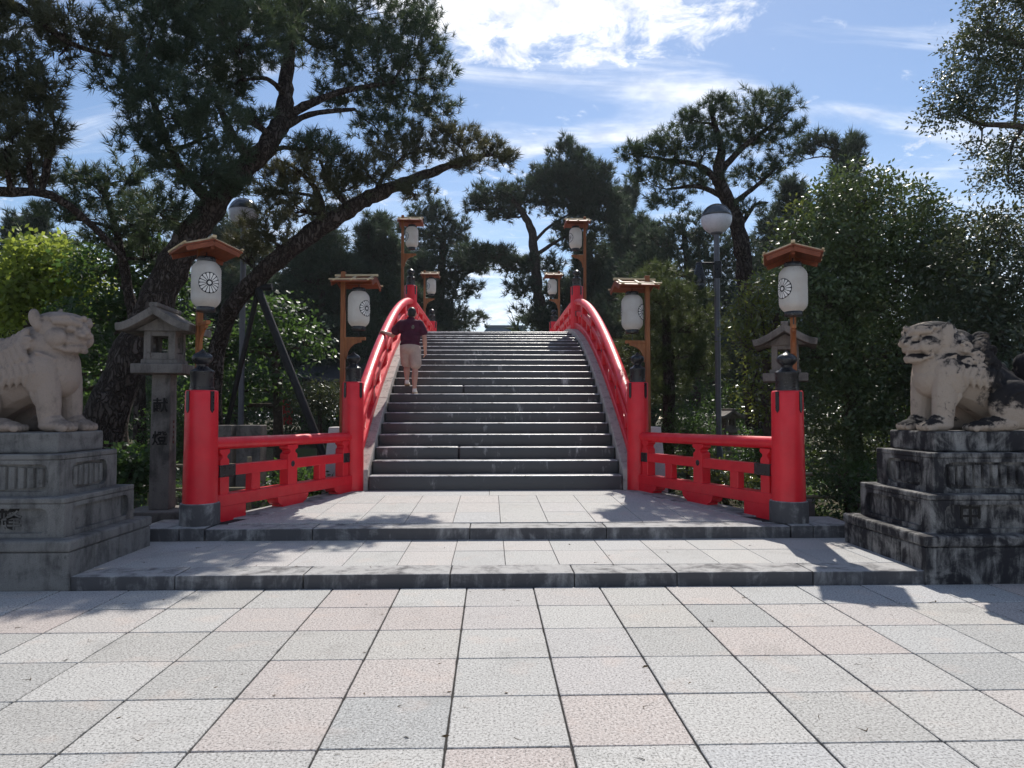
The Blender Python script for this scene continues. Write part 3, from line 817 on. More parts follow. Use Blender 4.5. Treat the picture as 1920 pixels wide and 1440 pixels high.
# ------------------------------------------------------------------ stone lanterns
def stone_lantern(label, x, y, z0, rz, k=1.0, text=True):
    t = thing('stone_lantern', label, 'stone lantern', (x, y, z0), rz)
    S = lambda v: v * k
    MB().box((0, 0, S(.17)), (S(.78), S(.70), S(.36))).build('plinth', LANT_S, t, .015, seg=2)
    MB().box((0, 0, S(1.25)), (S(.26), S(.26), S(1.80)), taper=.92).build('shaft', LANT_S, t, .012, seg=2)
    MB().box((0, 0, S(2.215)), (S(.66), S(.58), S(.13))).build('platform', LANT_S, t, .014, seg=2)
    MB().box((0, 0, S(2.31)), (S(.46), S(.42), S(.06))).build('firebox_base', LANT_S, t, .008)
    # fire box: four corner posts, sill and lintel round real openings
    fb = thing.__globals__['put']('firebox', None, t, None, (0, 0, S(2.34)))
    for sx in (-1, 1):
        for sy in (-1, 1):
            MB().box((sx * S(.155), sy * S(.155), S(.19)), (S(.09), S(.09), S(.38))).build('corner_post', LANT_S, fb, .006)
    MB().box((0, 0, S(.045)), (S(.38), S(.38), S(.088))).build('sill', LANT_S, fb, .006)
    MB().box((0, 0, S(.345)), (S(.38), S(.38), S(.07))).build('lintel', LANT_S, fb, .006)
    circ = [(S(.045) * math.cos(q * math.pi / 8), S(.045) * math.sin(q * math.pi / 8)) for q in range(16)]
    for sx in (-1, 1):
        me = plate_mesh('round_window_slab', [(-S(.11), -S(.10)), (S(.11), -S(.10)), (S(.11), S(.11)), (-S(.11), S(.11))], [circ], S(.02))
        o = put('round_window_slab', me, fb, LANT_S, (sx * S(.16), 0, S(.2))); o.rotation_euler = (R(90), 0, R(90))
    # gabled roof with swept eaves, ridge front to back
    pro = []
    for q in range(13):
        u = -1 + q / 6; pro.append((S(.47) * u, S(.02) + S(.27) * (1 - abs(u)) ** 1.2 + S(.03) * abs(u) ** 6))
    low = [(u * .97, v - S(.10) - S(.02) * (1 - abs(u / S(.47)))) for u, v in pro][::-1]
    MB().prism(low[::-1] + pro[::-1], -S(.44), S(.44), lambda u, v, w_: (u, -w_, S(2.74) + v)).build('roof', LANT_S, t, .008)
    MB().prism([(-S(.31), -S(.02)), (S(.31), -S(.02)), (0, S(.15))], -S(.24), S(.24), lambda u, v, w_: (u, -w_, S(2.735) + v)).build('gable_block', LANT_S, t)
    MB().box((0, 0, S(3.035)), (S(.11), S(.86), S(.06))).build('ridge', LANT_S, t, .01)
    if text:
        for ch, z in (('\u732e', 1.72), ('\u71c8', 1.28)):
            me = text_mesh(ch, S(.20), .004, 'carved_character')
            o = put('carved_character', me, t, INK2, (S(0.0), -S(.129), S(z))); o.rotation_euler = (R(90) - R(.3), 0, 0)
        for q in range(5):
            mb = MB(); zz = S(1.52 - q * .068)
            mb.box((S(.128), S(.005), zz), (.006, S(.030), S(.006))); mb.box((S(.128), S(.005), zz - S(.018)), (.006, S(.030), S(.007)))
            mb.box((S(.128), -S(.008), zz - S(.009)), (.006, S(.007), S(.036))); mb.box((S(.128), S(.017), zz - S(.009)), (.006, S(.007), S(.036)))
            mb.build('carved_mark', INKR, t, kind='stuff')
    return t
INK2 = mat_plain("carved recess shade stone", (.03, .028, .026), .9, .1)
INKR = mat_plain("faded red carved marks", (.13, .05, .045), .9, .1)
pl = P(305, 900, 9.5)
stone_lantern('tall square stone lantern with carved characters beside the left fence', pl.x, pl.y, -.02, R(4), .98)
pr_ = P(1474, 760, 10.6)
stone_lantern('stone lantern half hidden behind the right red post and evergreen', pr_.x, pr_.y, -.02, R(-24), .96, False)
ps = P(1366, 800, 15.0)
stone_lantern('small dark stone lantern in deep shade behind the lamp post', ps.x, ps.y, -.06, R(10), .56, False)

# ------------------------------------------------------------------ globe lamp posts
def globe_lamp(label, x, y, zc, r, camera_arm):
    t = thing('globe_lamp_post', label, 'lamp post', (x, y, -.05), 0, 'globe lamp posts')
    MB().tube([(0, 0, 0), (0, 0, .9)], .075, 18).build('pole_base', STEEL, t, smooth=True)
    MB().tube([(0, 0, .9), (0, 0, zc - r * .9)], .055, 18).build('pole', STEEL, t, smooth=True)
    MB().lathe([(.06, zc - r * 1.04), (.11, zc - r * 1.0), (.12, zc - r * .9), (.05, zc - r * .86)], 20).build('collar', STEEL, t, smooth=True)
    lo = [(r * math.cos(a_), zc + r * math.sin(a_)) for a_ in [R(-78 + 7.2 * k) for k in range(13)]]
    up = [(r * math.cos(a_) * 1.002, zc + r * math.sin(a_)) for a_ in [R(9 + 6.2 * k) for k in range(14)]]
    MB().lathe(lo, 36).build('globe', GLOBE_W, t, smooth='all')
    MB().lathe(up, 36).build('globe_cap', GLOBE_D, t, smooth='all')
    MB().lathe([(r * 1.0, zc + r * .115), (r * 1.015, zc + r * .12), (r * 1.015, zc + r * .15), (r, zc + r * .155)], 36).build('globe_band', STEEL, t, smooth=True)
    if camera_arm:
        z = zc - 1.02
        MB().span(-.06, .08, -.07, .07, z - .18, z + .16).build('bracket', BLACK, t, .01)
        MB().tube([(-.05, 0, z + .12), (-.42, 0, z + .12)], .025, 10).build('arm', BLACK, t)
        MB().lathe([(.03, .14), (.05, .12), (.07, .02), (.115, -.12), (.13, -.22), (.12, -.30)][::-1], 22).build('hanging_housing', BLACK, t, smooth=True, loc=(-.36, 0, z))
        MB().lathe([(.118 * math.cos(R(a_)), .118 * math.sin(R(a_))) for a_ in (-85, -60, -35, -10, 0)], 22).build('dome', GLOBE_D, t, smooth='all', loc=(-.36, 0, z - .305))
g1 = P(1343, 406, 14.0); g2 = P(463, 394, 14.2)
globe_lamp('globe lamp post with a hanging dome camera on its arm', g1.x, g1.y, g1.z, .305, True)
globe_lamp('globe lamp post half hidden in pine branches', P(452, 760, 14.2).x, g2.y, g2.z, .29, False)

# ------------------------------------------------------------------ guardian lion pedestals
def cartouche(w_, h, n=5, bump_=True):
    """outline with notched round corners"""
    r = min(w_, h) * .24; pts = []
    for cx_, cy_, a0 in ((w_ / 2 - r, h / 2 - r, 0), (-w_ / 2 + r, h / 2 - r, 90), (-w_ / 2 + r, -h / 2 + r, 180), (w_ / 2 - r, -h / 2 + r, 270)):
        for k in range(n + 1):
            a_ = R(a0 + 90 * k / n); rr = r * (1 + .10 * math.cos(4 * (a_ - R(a0 + 45)) * 2))
            pts.append((cx_ + rr * math.cos(a_), cy_ + rr * math.sin(a_)))
    return pts
def pedestal(sgn, label, mat, char):
    X = 4.04 if sgn > 0 else -3.77
    t = thing('lion_pedestal', label, 'pedestal', (X, 6.52, 0), 0, 'stone pedestals of the guardian lions')
    # local frame: u outward from the inner edge, v backwards; x = sgn*u
    def blk(name, u0, u1, v0, v1, z0, z1, bev=.018):
        return MB().span(sgn * u0, sgn * u1, v0, v1, z0, z1).build(name, mat, t, bev, seg=2)
    g = .003
    # bottom course: separate blocks
    blk('base_block', 0, 1.30, 0, .42, -.03, .335); blk('base_block', 1.306, 2.75, 0, .42, -.03, .335)
    blk('base_block', .0, .8, .425, .86 if sgn < 0 else .96, -.03, .335); blk('base_block', .0, .8, .866 if sgn < 0 else .966, 1.53, -.03, .335)
    blk('base_block', .805, 2.75, .425, 1.53, -.03, .335)
    blk('base_cap', -.012, 2.76, -.012, 1.54, .338, .44, .022)
    tiers = [(.14, 2.62, .15, 1.42, .442, .80, 'lower_tier'), (.29, 2.46, .32, 1.34, .802, 1.19, 'upper_tier')]
    for u0, u1, v0, v1, z0, z1, nm in tiers:
        d = .042
        blk(nm, u0 + d, u1 - d, v0 + d, v1 - d, z0, z1 - .001)
        blk('tier_cap', u0 - .004, u1 + .004, v0 - .004, v1 + .004, z1 - .05, z1 + .002, .012)
        H = z1 - .052 - z0
        for side in ('front', 'inner'):
            wd = (u1 - u0) if side == 'front' else (v1 - v0) - .002
            out_ = [(-wd / 2, -H / 2), (wd / 2, -H / 2), (wd / 2, H / 2), (-wd / 2, H / 2)]
            if nm == 'lower_tier':
                cs = [(0, wd - .30 if side == 'front' else wd - .26)]
            else:
                cs = [(-wd * .25, wd * .40), (wd * .25, wd * .40)] if side == 'front' else [(0, wd * .60)]
            holes = [[(c + px_, py_) for px_, py_ in cartouche(cw, H - .09)] for c, cw in cs]
            me = plate_mesh('panel_frame', out_, holes, d / 2)
            o = put('panel_frame', me, t, mat)
            if side == 'front':
                o.location = (sgn * (u0 + u1) / 2, v0 + d / 2 - .0005, z0 + H / 2); o.rotation_euler = (R(90), 0, 0)
                T_ = lambda a_, b_, c_: (sgn * (u0 + u1) / 2 + a_, v0 + d - c_, z0 + H / 2 + b_)
            else:
                o.location = (sgn * (u0 + d / 2 - .0005), (v0 + v1) / 2, z0 + H / 2); o.rotation_euler = (R(90), 0, R(90) if sgn < 0 else R(-90))
                T_ = lambda a_, b_, c_: (sgn * (u0 + d - c_), (v0 + v1) / 2 + a_, z0 + H / 2 + b_)
            if nm == 'upper_tier':
                for c, cw in cs:
                    nf = 9 if side == 'front' else 6
                    for k in range(nf):
                        fx = c + cw * (-.5 + (k + .5) / nf) * .9
                        hh = (H - .12) * (1 - .22 * abs((k + .5) / nf - .5) * 2) / 2
                        rr = cw / nf * .40
                        pts = [T_(fx, -hh, .001), T_(fx, hh, .001)]
                        MB().tube(pts, rr * .95, 8).build('flute', mat, t, smooth=True)
    # square plinth carrying the lion
    blk('plinth', .40, 2.35, .46, 1.27, 1.195, 1.395)
    me = text_mesh(char, .235, .006, 'carved_character')
    o = put('carved_character', me, t, INK2, (sgn * (.14 + (.42 if sgn > 0 else .52)), .15 + .042, .60)); o.rotation_euler = (R(90), 0, 0)
    return t
pedestal(-1, 'grey carved stone pedestal under the beige guardian lion', PED_L, '\u8702')
pedestal(1, 'black streaked carved stone pedestal under the dark maned lion', PED_R, '\u4e2d')

# ------------------------------------------------------------------ guardian lions
def lion_mesh(cs, right):
    """faces +x, sits on z = 0; cs = side (-1 or 1 in y) that the camera sees"""
    b = Blob()
    b.ell((.20, 0, .65), (.27, .28, .32)); b.ell((.29, 0, .57), (.18, .24, .22))
    b.chain([(.15, 0, .62), (-.12, 0, .52), (-.38, 0, .36)], [.30, .29, .29]); b.ell((-.46, 0, .29), (.29, .34, .30))
    b.chain([(.05, 0, .86), (-.2, 0, .68), (-.5, 0, .46)], [.22, .17, .15])
    b.ell((.19, 0, .84), (.25, .255, .25))
    for s in (-1, 1):
        b.ell((.22, s * .20, .58), (.17, .14, .24))
        b.chain([(.27, s * .185, .55), (.30, s * .185, .30), (.315, s * .185, .10)], [.13, .112, .098])
        b.ell((.38, s * .185, .06), (.165, .125, .07)); b.ell((.34, s * .185, .10), (.115, .11, .085))
        for q in range(4): b.ell((.50 - .012 * abs(q - 1.5), s * .185 + (q - 1.5) * .06, .042), (.062, .029, .046))
        b.chain([(.20, s * .255, .46), (.19, s * .262, .36), (.215, s * .25, .27)], [.035, .03, .012], 8)
        b.ell((-.36, s * .29, .27), (.26, .14, .26), Matrix.Rotation(R(20), 4, 'Y'))
        b.cap((-.30, s * .31, .09), (-.04, s * .31, .065), .085, .075); b.ell((.0, s * .31, .055), (.12, .105, .06))
        for q in range(4): b.ell((.10, s * .31 + (q - 1.5) * .05, .04), (.048, .026, .042))
        b.torus((-.36, s * .405, .27), .15, .02, Matrix.Rotation(R(90), 3, 'X'), 0, 5.2, .6)
    b.chain([(-.72, 0, .22), (-.78, 0, .45), (-.70, 0, .72), (-.72, 0, .82)], [.10, .13, .10, .02])
    for s in (-1, 1): b.chain([(-.74, s * .08, .3), (-.76, s * .15, .5), (-.68, s * .12, .66)], [.07, .08, .02])
    # head, turned a little to the camera side
    hz = .90 if right else .955
    hx = .29
    yaw = Matrix.Rotation(R(14 if not right else -3) * cs, 3, 'Z')
    HS = .86 if not right else .83
    H = lambda x, y, z: tuple(Vector((hx, 0, hz + .01)) + yaw @ Vector((x, y, z)) * HS)
    rot = yaw.to_4x4()
    b.hell = lambda c, r, rot=None: b.ell(c, tuple(q * HS for q in r), rot)
    b.hcap = lambda p, q, r1, r2: b.cap(p, q, r1 * HS, r2 * HS)
    b.hchain = lambda pts, rad, n=14: b.chain(pts, [q * HS for q in rad], n)
    b.hell(H(0, 0, .07), (.27, .265, .23), rot)
    b.hell(H(.05, 0, .20), (.27, .245, .10), rot @ Matrix.Rotation(R(6), 4, 'Y'))
    b.hell(H(-.06, 0, .16), (.22, .24, .14), rot)
    for s in (-1, 1):
        b.hchain([H(.30, s * .03, .145), H(.27, s * .13, .165), H(.16, s * .235, .16)], [.04, .05, .04])
        b.hchain([H(.31, s * .035, .20), H(.24, s * .17, .215), H(.12, s * .25, .20)], [.028, .034, .03], 8)
        b.hell(H(.262, s * .105, .085), (.045, .06, .038), rot)
        b.hell(H(.355, s * .055, .012), (.045, .045, .04), rot)
        b.hell(H(.13, s * .20, -.02), (.14, .08, .115), rot)
        b.hchain([H(.325 if right else .29, s * .05, -.06), H(.27 if right else .24, s * .15, -.065), H(.16, s * .22, -.03)], [.034, .03, .022], 8)
        b.hchain([H(.30 if right else .275, s * .04, -.20 if right else -.165), H(.24 if right else .215, s * .15, -.195 if right else -.16), H(.13, s * .215, -.15 if right else -.12)], [.035, .035, .03], 8)
        if right:
            b.hell(H(-.04, s * .265, .10), (.075, .04, .17), rot @ Matrix.Rotation(R(-8), 4, 'Y'))
        else:
            b.hell(H(-.10, s * .265, .20), (.075, .045, .115), rot @ Matrix.Rotation(R(-12), 4, 'Y'))
            b.hell(H(-.06, s * .25, .12), (.06, .05, .07), rot)
    b.hell(H(.31, 0, .035), (.085, .10, .075), rot); b.hcap(H(.30, 0, .12), H(.36, 0, .05), .05, .05)
    b.hell(H(.215 if right else .18, 0, -.03), (.145, .185, .10), rot)
    b.hell(H(.21 if right else .185, 0, -.17 if right else -.13), (.135, .165, .07), rot)
    b.hell(H(.08, 0, -.13), (.15, .19, .10), rot)
    if right: b.hcap(H(.18, 0, -.105), H(.30, 0, -.115), .05, .035)
    if not right: b.hcap(H(-.03, 0, .26), H(.0, 0, .325), .05, .02); 
    b.hell(H(.33, 0, .215), (.03, .04, .035), rot)
    # mane: coils and locks down the neck and shoulders
    for s in (-1, 1):
        coils = [(.12, .285, .90, .075), (.02, .305, .80, .085), (.12, .30, .74, .07), (-.07, .27, .93, .08), (-.11, .275, .79, .08), (-.02, .315, .68, .07),
                 (-.14, .16, 1.0, .08), (-.21, .17, .86, .08), (-.22, .235, .72, .07)]
        if not right: coils = [(.13, .275, .88, .075), (.03, .29, .80, .085), (-.10, .265, .80, .075), (-.21, .17, .86, .08)]
        for x, y, z, r in coils:
            rot3 = Matrix.Rotation(R(90), 3, 'X') if y > .2 else Matrix.Rotation(R(60), 3, 'X')
            z -= (.0 if not right else .04)
            b.ell((x, s * (y - .040), z), (r * 1.05, .055, r * 1.05))
            b.torus((x, s * (y + .006), z), r * .74, r * .26, rot3, .4, 5.6, .80)
            b.torus((x, s * (y + .010), z), r * .42, r * .20, rot3, 3.4, 8.6, .55)
            b.ell((x, s * (y + .006), z), (r * .30, .03, r * .30))
        n = 7 if right else 5
        for q in range(n):
            x0 = .20 - q * .065; z0 = .66 - q * .012
            b.chain([(x0, s * .315, z0), (x0 + .035, s * .325, z0 - .08), (x0 + .015 - .02 * q * .3, s * .31, z0 - .15), (x0 - .01, s * .30, z0 - .20)], [.04, .036, .028, .008], 8)
        if not right:   # layered collar sweeping from the ear down to the chest
            for q in range(5):
                x0 = .10 - q * .055
                b.chain([(x0, s * .24, 1.0 - q * .03), (x0 - .03, s * (.30 - .004 * q), .86 - q * .03), (x0 + .03, s * (.315 - .004 * q), .74 - q * .03), (x0 + .12, s * .285, .64 - q * .03), (x0 + .20, s * .22, .60 - q * .03)], [.035, .045, .042, .034, .012], 8)
        # collar folds on chest
        for q in range(3):
            b.chain([(.40 - q * .01, s * .05, .70 - q * .075), (.36, s * .2, .72 - q * .075), (.24, s * .30, .78 - q * .09)], [.022, .024, .018], 8)
    for q in range(6): b.ell((-.16 - q * .09, 0, .93 - q * .085), (.07, .05, .05))
    me = b.grow('guardian_lion', .0095, 1, .5)
    nn = np.zeros(len(me.vertices) * 3); me.vertices.foreach_get('normal', nn); nn = nn.reshape(-1, 3)
    for v, q in zip(me.vertices, nn):     # chisel marks and weathered unevenness
        p = v.co; d = noise.noise(p * 16) * .0035 + noise.noise(Vector((p.x * 60, p.y * 60, p.z * 22))) * .0018
        v.co = p + Vector(q) * d
    return me
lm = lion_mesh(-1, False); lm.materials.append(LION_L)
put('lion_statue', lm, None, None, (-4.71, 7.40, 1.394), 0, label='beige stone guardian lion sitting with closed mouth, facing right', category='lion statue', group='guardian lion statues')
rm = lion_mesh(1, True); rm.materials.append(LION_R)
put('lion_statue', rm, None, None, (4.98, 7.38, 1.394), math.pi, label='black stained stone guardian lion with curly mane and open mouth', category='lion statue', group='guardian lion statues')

# ------------------------------------------------------------------ the person on the stairs
def step_at(i): return STEPS[i]
def person():
    i = 7
    yA, zA = STEPS[i]; yB, zB = STEPS[i + 1]
    px0 = -1.60
    t = thing('person', 'person in dark maroon shirt and beige shorts climbing the bridge steps, hand on rail', 'person', (px0, yA + .12, zA))
    dz = zB - zA
    # body, facing +y; origin under the right foot
    hipz = .93; b = Blob()
    hip = Vector((-.02, .10, hipz)); chest = Vector((-.02, .19, 1.30)); neck = Vector((-.015, .235, 1.50)); head = Vector((.0, .265, 1.635))
    b.ell(hip, (.175, .135, .15)); b.ell((-.02, .14, 1.10), (.17, .125, .2)); b.ell(chest, (.205, .135, .19)); b.ell((-.02, .20, 1.40), (.20, .11, .10))
    b.cap(neck - Vector((0, .02, .08)), head - Vector((0, .01, .05)), .068, .058)
    b.ell(head, (.082, .102, .118)); b.ell(head + Vector((0, .06, -.05)), (.06, .055, .065))
    b.ell(head + Vector((0, .115, -.015)), (.016, .022, .026))
    for s in (-1, 1):
        b.ell(head + Vector((s * .084, -.005, -.01)), (.014, .024, .034))
    # right leg straight on the lower step, left leg a step up
    def leg(h, k, a, toe, heel):
        b.chain([h, h * .5 + k * .5 + Vector((0, .01, 0)), k], [.098, .085, .058])
        b.chain([k, k * .62 + a * .38 + Vector((0, -.022, 0)), a], [.057, .064, .037])
        b.cap(a, (a + toe) * .5, .042, .038)
    rk = Vector((.09, .10, .50)); ra = Vector((.085, .01, .11)); lk = Vector((-.10, .30, .58)); la = Vector((-.085, .17, .11 + dz))
    leg(Vector((.085, .10, .87)), rk, ra, Vector((.09, .15, .05)), 0)
    leg(Vector((-.105, .12, .88)), lk, la, Vector((-.09, .31, .05 + dz)), 0)
    # arms: right hangs, left reaches the rail
    sr = Vector((.195, .20, 1.41)); er = Vector((.265, .16, 1.13)); wr = Vector((.275, .235, .89))
    slh = Vector((-.225, .21, 1.41)); el = Vector((-.40, .34, 1.19)); 
    yw = .62; railz = zb(yA + .12 + yw) + .83 + .085 - zA
    wl = Vector((-2.33 + 2.33 - .60, yw - .06, railz - .0))
    b.chain([sr, sr * .5 + er * .5, er], [.062, .055, .044]); b.chain([er, er * .6 + wr * .4, wr], [.044, .046, .029])
    b.chain([slh, slh * .5 + el * .5, el], [.062, .055, .044]); b.chain([el, el * .6 + wl * .4, wl], [.044, .046, .029])
    # hands: palm, four fingers, thumb
    def hand(w_, d, side, curl):
        d = d.normalized(); side = side.normalized(); n = d.cross(side)
        b.cap(w_, w_ + d * .075, .026, .032)
        for q, ln in enumerate((.072, .082, .076, .058)):
            r0 = w_ + d * .08 + side * (.030 - q * .021)
            m = r0 + d * ln * .5 + curl * .012; e = m + d * ln * .42 + curl * .03
            b.chain([r0, m, e], [.0105, .0095, .008], 8)
        r0 = w_ + d * .03 + side * .03
        b.chain([r0, r0 + side * .035 + d * .03, r0 + side * .04 + d * .06 + curl * .012], [.012, .011, .009], 8)
    hand(wr, Vector((.02, .05, -1)), Vector((-.1, 1, .05)), Vector((-1, 0, 0)))
    hand(wl, Vector((-.75, .62, .32)), Vector((.5, .75, .3)), Vector((-.25, 0, -1)))
    me = b.grow('body', .0095, 3, .5); me.materials.append(SKIN)
    put('body', me, t)
    # hair cap
    h = Blob(); h.ell(head + Vector((0, -.012, .03)), (.087, .104, .100)); h.ell(head + Vector((0, -.048, -.02)), (.076, .058, .066))
    me = h.grow('hair', .011, 2); me.materials.append(HAIR); put('hair', me, t)
    c = Blob()
    c.ell((-.02, .185, 1.31), (.232, .160, .205)); c.ell((-.02, .20, 1.415), (.225, .13, .105)); c.ell((-.02, .145, 1.12), (.205, .158, .2)); c.ell((-.02, .115, .99), (.208, .165, .10))
    c.cap((-.02, .21, 1.44), (-.017, .225, 1.505), .088, .078)
    c.cap((-.20, .20, 1.41), slh * .45 + el * .55 , .092, .098); c.cap((.16, .20, 1.41), sr * .42 + er * .58, .092, .092)
    for q in range(3): c.chain([(-.2 + .02 * q, .0 + .02 * q, 1.05 + .1 * q), (0, -.008 + .025 * q, 1.0 + .11 * q), (.16, .02 + .02 * q, 1.06 + .1 * q)], [.008, .012, .006], 8)
    me = c.grow('shirt', .013, 3); me.materials.append(SHIRT); put('shirt', me, t)
    pr = Blob(); pr.ell((0, 0, 0), (.055, .020, .095), Matrix.Rotation(R(-24), 4, 'Y'))
    me = pr.grow('shirt_print', .006, 2); me.materials.append(PRINT); o = put('shirt_print', me, t, None, (.015, .060, 1.375)); o.rotation_euler = (R(-17), 0, 0)
    s = Blob()
    s.ell((-.02, .10, .92), (.205, .165, .145))
    s.chain([(.08, .10, .88), (.085, .095, .74), (.092, .10, .60)], [.125, .122, .122]); s.chain([(-.10, .12, .88), (-.105, .18, .76), (-.10, .255, .645)], [.125, .122, .118])
    me = s.grow('shorts', .013, 2); me.materials.append(SHORTS); put('shorts', me, t)
    for a_, y_, z_ in ((ra, .02, 0), (la, .18, dz)):
        e = Blob(); x = a_.x
        e.ell((x, y_ + .0, .055), (.046, .058, .05)); e.cap((x, y_, .05), (x + .005, y_ + .17, .04), .045, .038); e.cap((x, y_ - .01, .09), (x, y_ + .03, .10), .042, .042)
        me = e.grow('shoe', .009, 2); me.materials.append(SHOE); o = put('shoe', me, t, None, (0, 0, z_))
        k = Blob(); k.cap((x, y_ - .02, .014), (x + .005, y_ + .18, .014), .052, .046)
        me = k.grow('sole', .008, 1); me.materials.append(SHOE_S)
        for v in me.vertices: v.co.z = min(max(v.co.z, .002), .026)
        put('sole', me, o)
person()

# ------------------------------------------------------------------ low fences, stone posts, pavilion, far hall
def bamboo_fence(label, pts, zs, r=.026):
    t = thing('bamboo_rail_fence', label, 'fence', (*pts[0], -.05), 0, 'low bamboo rail fences at the garden edge')
    b0 = Vector((*pts[0], -.05))
    for (a, b) in zip(pts, pts[1:]):
        for z in zs:
            MB().tube([Vector((*a, z)) - b0, Vector(((a[0] + b[0]) / 2, (a[1] + b[1]) / 2, z - .012)) - b0, Vector((*b, z)) - b0], [r, r * .96, r * .9], 10).build('rail', BAMBOO, t, smooth=True)
        ln = math.hypot(b[0] - a[0], b[1] - a[1]); n = max(1, int(ln / 1.4))
        for k in range(n + 1):
            p = Vector((a[0] + (b[0] - a[0]) * k / n, a[1] + (b[1] - a[1]) * k / n + .04, 0)) - b0
            MB().tube([(p.x, p.y, -.1), (p.x, p.y, zs[0] + .12 + .05)], .035, 10).build('post', BAMBOO, t, smooth=True)
bamboo_fence('thin bamboo rail fence between the right red post and black stained pedestal', [(4.05, 9.9), (9.0, 9.7)], (.72, .40))
bamboo_fence('thin bamboo rail fence behind the left stone lantern', [(-3.7, 11.0), (-9.5, 10.6)], (.78, .42))
bamboo_fence('dark low rail fence by the pond behind the globe lamp post', [(2.9, 14.9), (11.0, 14.7)], (.75, .38))
for (px_, w_, dpt, top, lab) in ((427, .26, .26, 797, 'narrow square stone post left of the lamp pole, behind red fence'), (472, .44, .26, 797, 'broad square stone post right of the lamp pole, behind red fence')):
    p = P(px_, top, 12.6)
    t = thing('stone_post', lab, 'stone post', (p.x, p.y, -.05), R(-8), 'stone posts behind the left red fence')
    MB().box((0, 0, (p.z + .05) / 2), (w_, dpt, p.z + .05)).build('shaft', LANT_S, t, .012, seg=2)
    MB().box((0, 0, .06), (w_ + .12, dpt + .12, .14)).build('foot', LANT_S, t, .012)

def hip_roof_hall(name, label, x, y, w_, d, eave, ridge, mat, rz=0, ridge_w=.5, posts=True):
    t = thing(name, label, 'hall', (x, y, -.05), rz)
    n = 8
    mb = MB(); vs = []; fs = []
    ring = lambda f: (w_ / 2 * (1 - f) + w_ / 2 * ridge_w * f, d / 2 * (1 - f) + .12 * f, eave + (ridge - eave) * f ** 1.35)
    per = 16
    for k in range(n + 1):
        a, b_, z = ring(k / n)
        for q in range(per):
            side, u = divmod(q, per // 4); u = u / (per // 4) * 2 - 1
            lift = .28 * abs(u) ** 3 * (1 - k / n) ** 2
            pt = {0: (a * u, -b_), 1: (a, b_ * u), 2: (-a * u, b_), 3: (-a, -b_ * u)}[side]
            vs.append((*pt, z + lift))
    for k in range(n):
        for q in range(per): fs.append([k * per + q, k * per + (q + 1) % per, (k + 1) * per + (q + 1) % per, (k + 1) * per + q])
    fs.append([n * per + q for q in range(per)]); 
    vs2 = [(v[0], v[1], v[2] - .16) for v in vs[:per]]
    b0 = len(vs); vs += vs2
    for q in range(per): fs.append([q, b0 + q, b0 + (q + 1) % per, (q + 1) % per])
    fs.append([b0 + q for q in range(per)][::-1])
    mb.add(vs, fs).build('roof', mat, t, smooth=True)
    MB().box((0, 0, ridge + .1), (w_ * ridge_w + .5, .4, .36)).build('ridge', mat, t, .04)
    for s in (-1, 1): MB().box((s * (w_ * ridge_w / 2 + .2), 0, ridge + .28), (.22, .46, .3)).build('ridge_end', mat, t, .04)
    for sx in (-1, 0, 1):
        for sy in (-1, 1): MB().box((sx * w_ * .38, sy * d * .36, eave / 2), (.22, .22, eave)).build('pillar', TIMBER, t, .01)
    if not posts: MB().box((0, 0, eave / 2), (w_ * .74, d * .7, eave - .1)).build('wall', TIMBER, t)
    for sy in (-1, 1): MB().box((0, sy * d * .36, eave - .2), (w_ * .86, .16, .24)).build('beam', TIMBER, t)
    return t
pv = P(640, 690, 35.5)
hip_roof_hall('roofed_pavilion', 'small dark pavilion with curved roof across the pond, left of the bridge', pv.x, 35.5, 4.4, 4.0, 3.2, 4.7, ROOF_DK, R(10))
fh = P(948, 612, 82)
hip_roof_hall('shrine_hall', 'far shrine hall roof peeping above the top of the steps', fh.x, 82, 12, 9, 7.0, fh.z - .1, COPPER, 0, .36, False)
bn = P(536, 752, 33.5)
t = thing('red_banner', 'faded red pointed banner standing under the trees by the pavilion', 'banner', (bn.x, bn.y, -.05))
MB().prism([(-.30, 1.0), (.30, 1.0), (.31, 1.75), (.20, 2.1), (.0, 2.3), (-.2, 2.1), (-.31, 1.75)], -.02, .02, lambda u, v, w_: (u, -w_, v)).build('cloth', REDCLOTH, t)
MB().tube([(0, .05, 0), (0, .05, 2.35)], .03, 8).build('pole', TIMBER, t)

# black A frame that props the low pine limb
ap = P(484, 552, 12.9)
t = thing('limb_prop', 'black steel A frame propping up the low pine limb', 'tree prop', (ap.x, ap.y, -.05))
f1 = P(612, 850, 12.6) - t.location; f1.z = -.1; f2 = P(404, 850, 13.3) - t.location; f2.z = -.1
e1 = P(630, 880, 12.6); topv = ap - t.location + Vector((0, 0, .08))
def foot(px_, py_, Y):
    q = P(px_, py_, Y) - t.location; d = q - topv; s_ = (topv.z + .0) / (topv.z - q.z); return topv + d * s_
MB().tube([topv + (topv - foot(600, 835, 12.6)).normalized() * .25, foot(600, 835, 12.6)], .072, 14).build('leg', POLEMAT, t, smooth=True)
MB().tube([topv, foot(418, 830, 13.4)], .045, 12).build('leg', POLEMAT, t, smooth=True)
MB().tube([topv + Vector((-.25, 0, .02)), topv + Vector((.25, 0, .06))], .06, 12).build('cross_bar', POLEMAT, t, smooth=True)

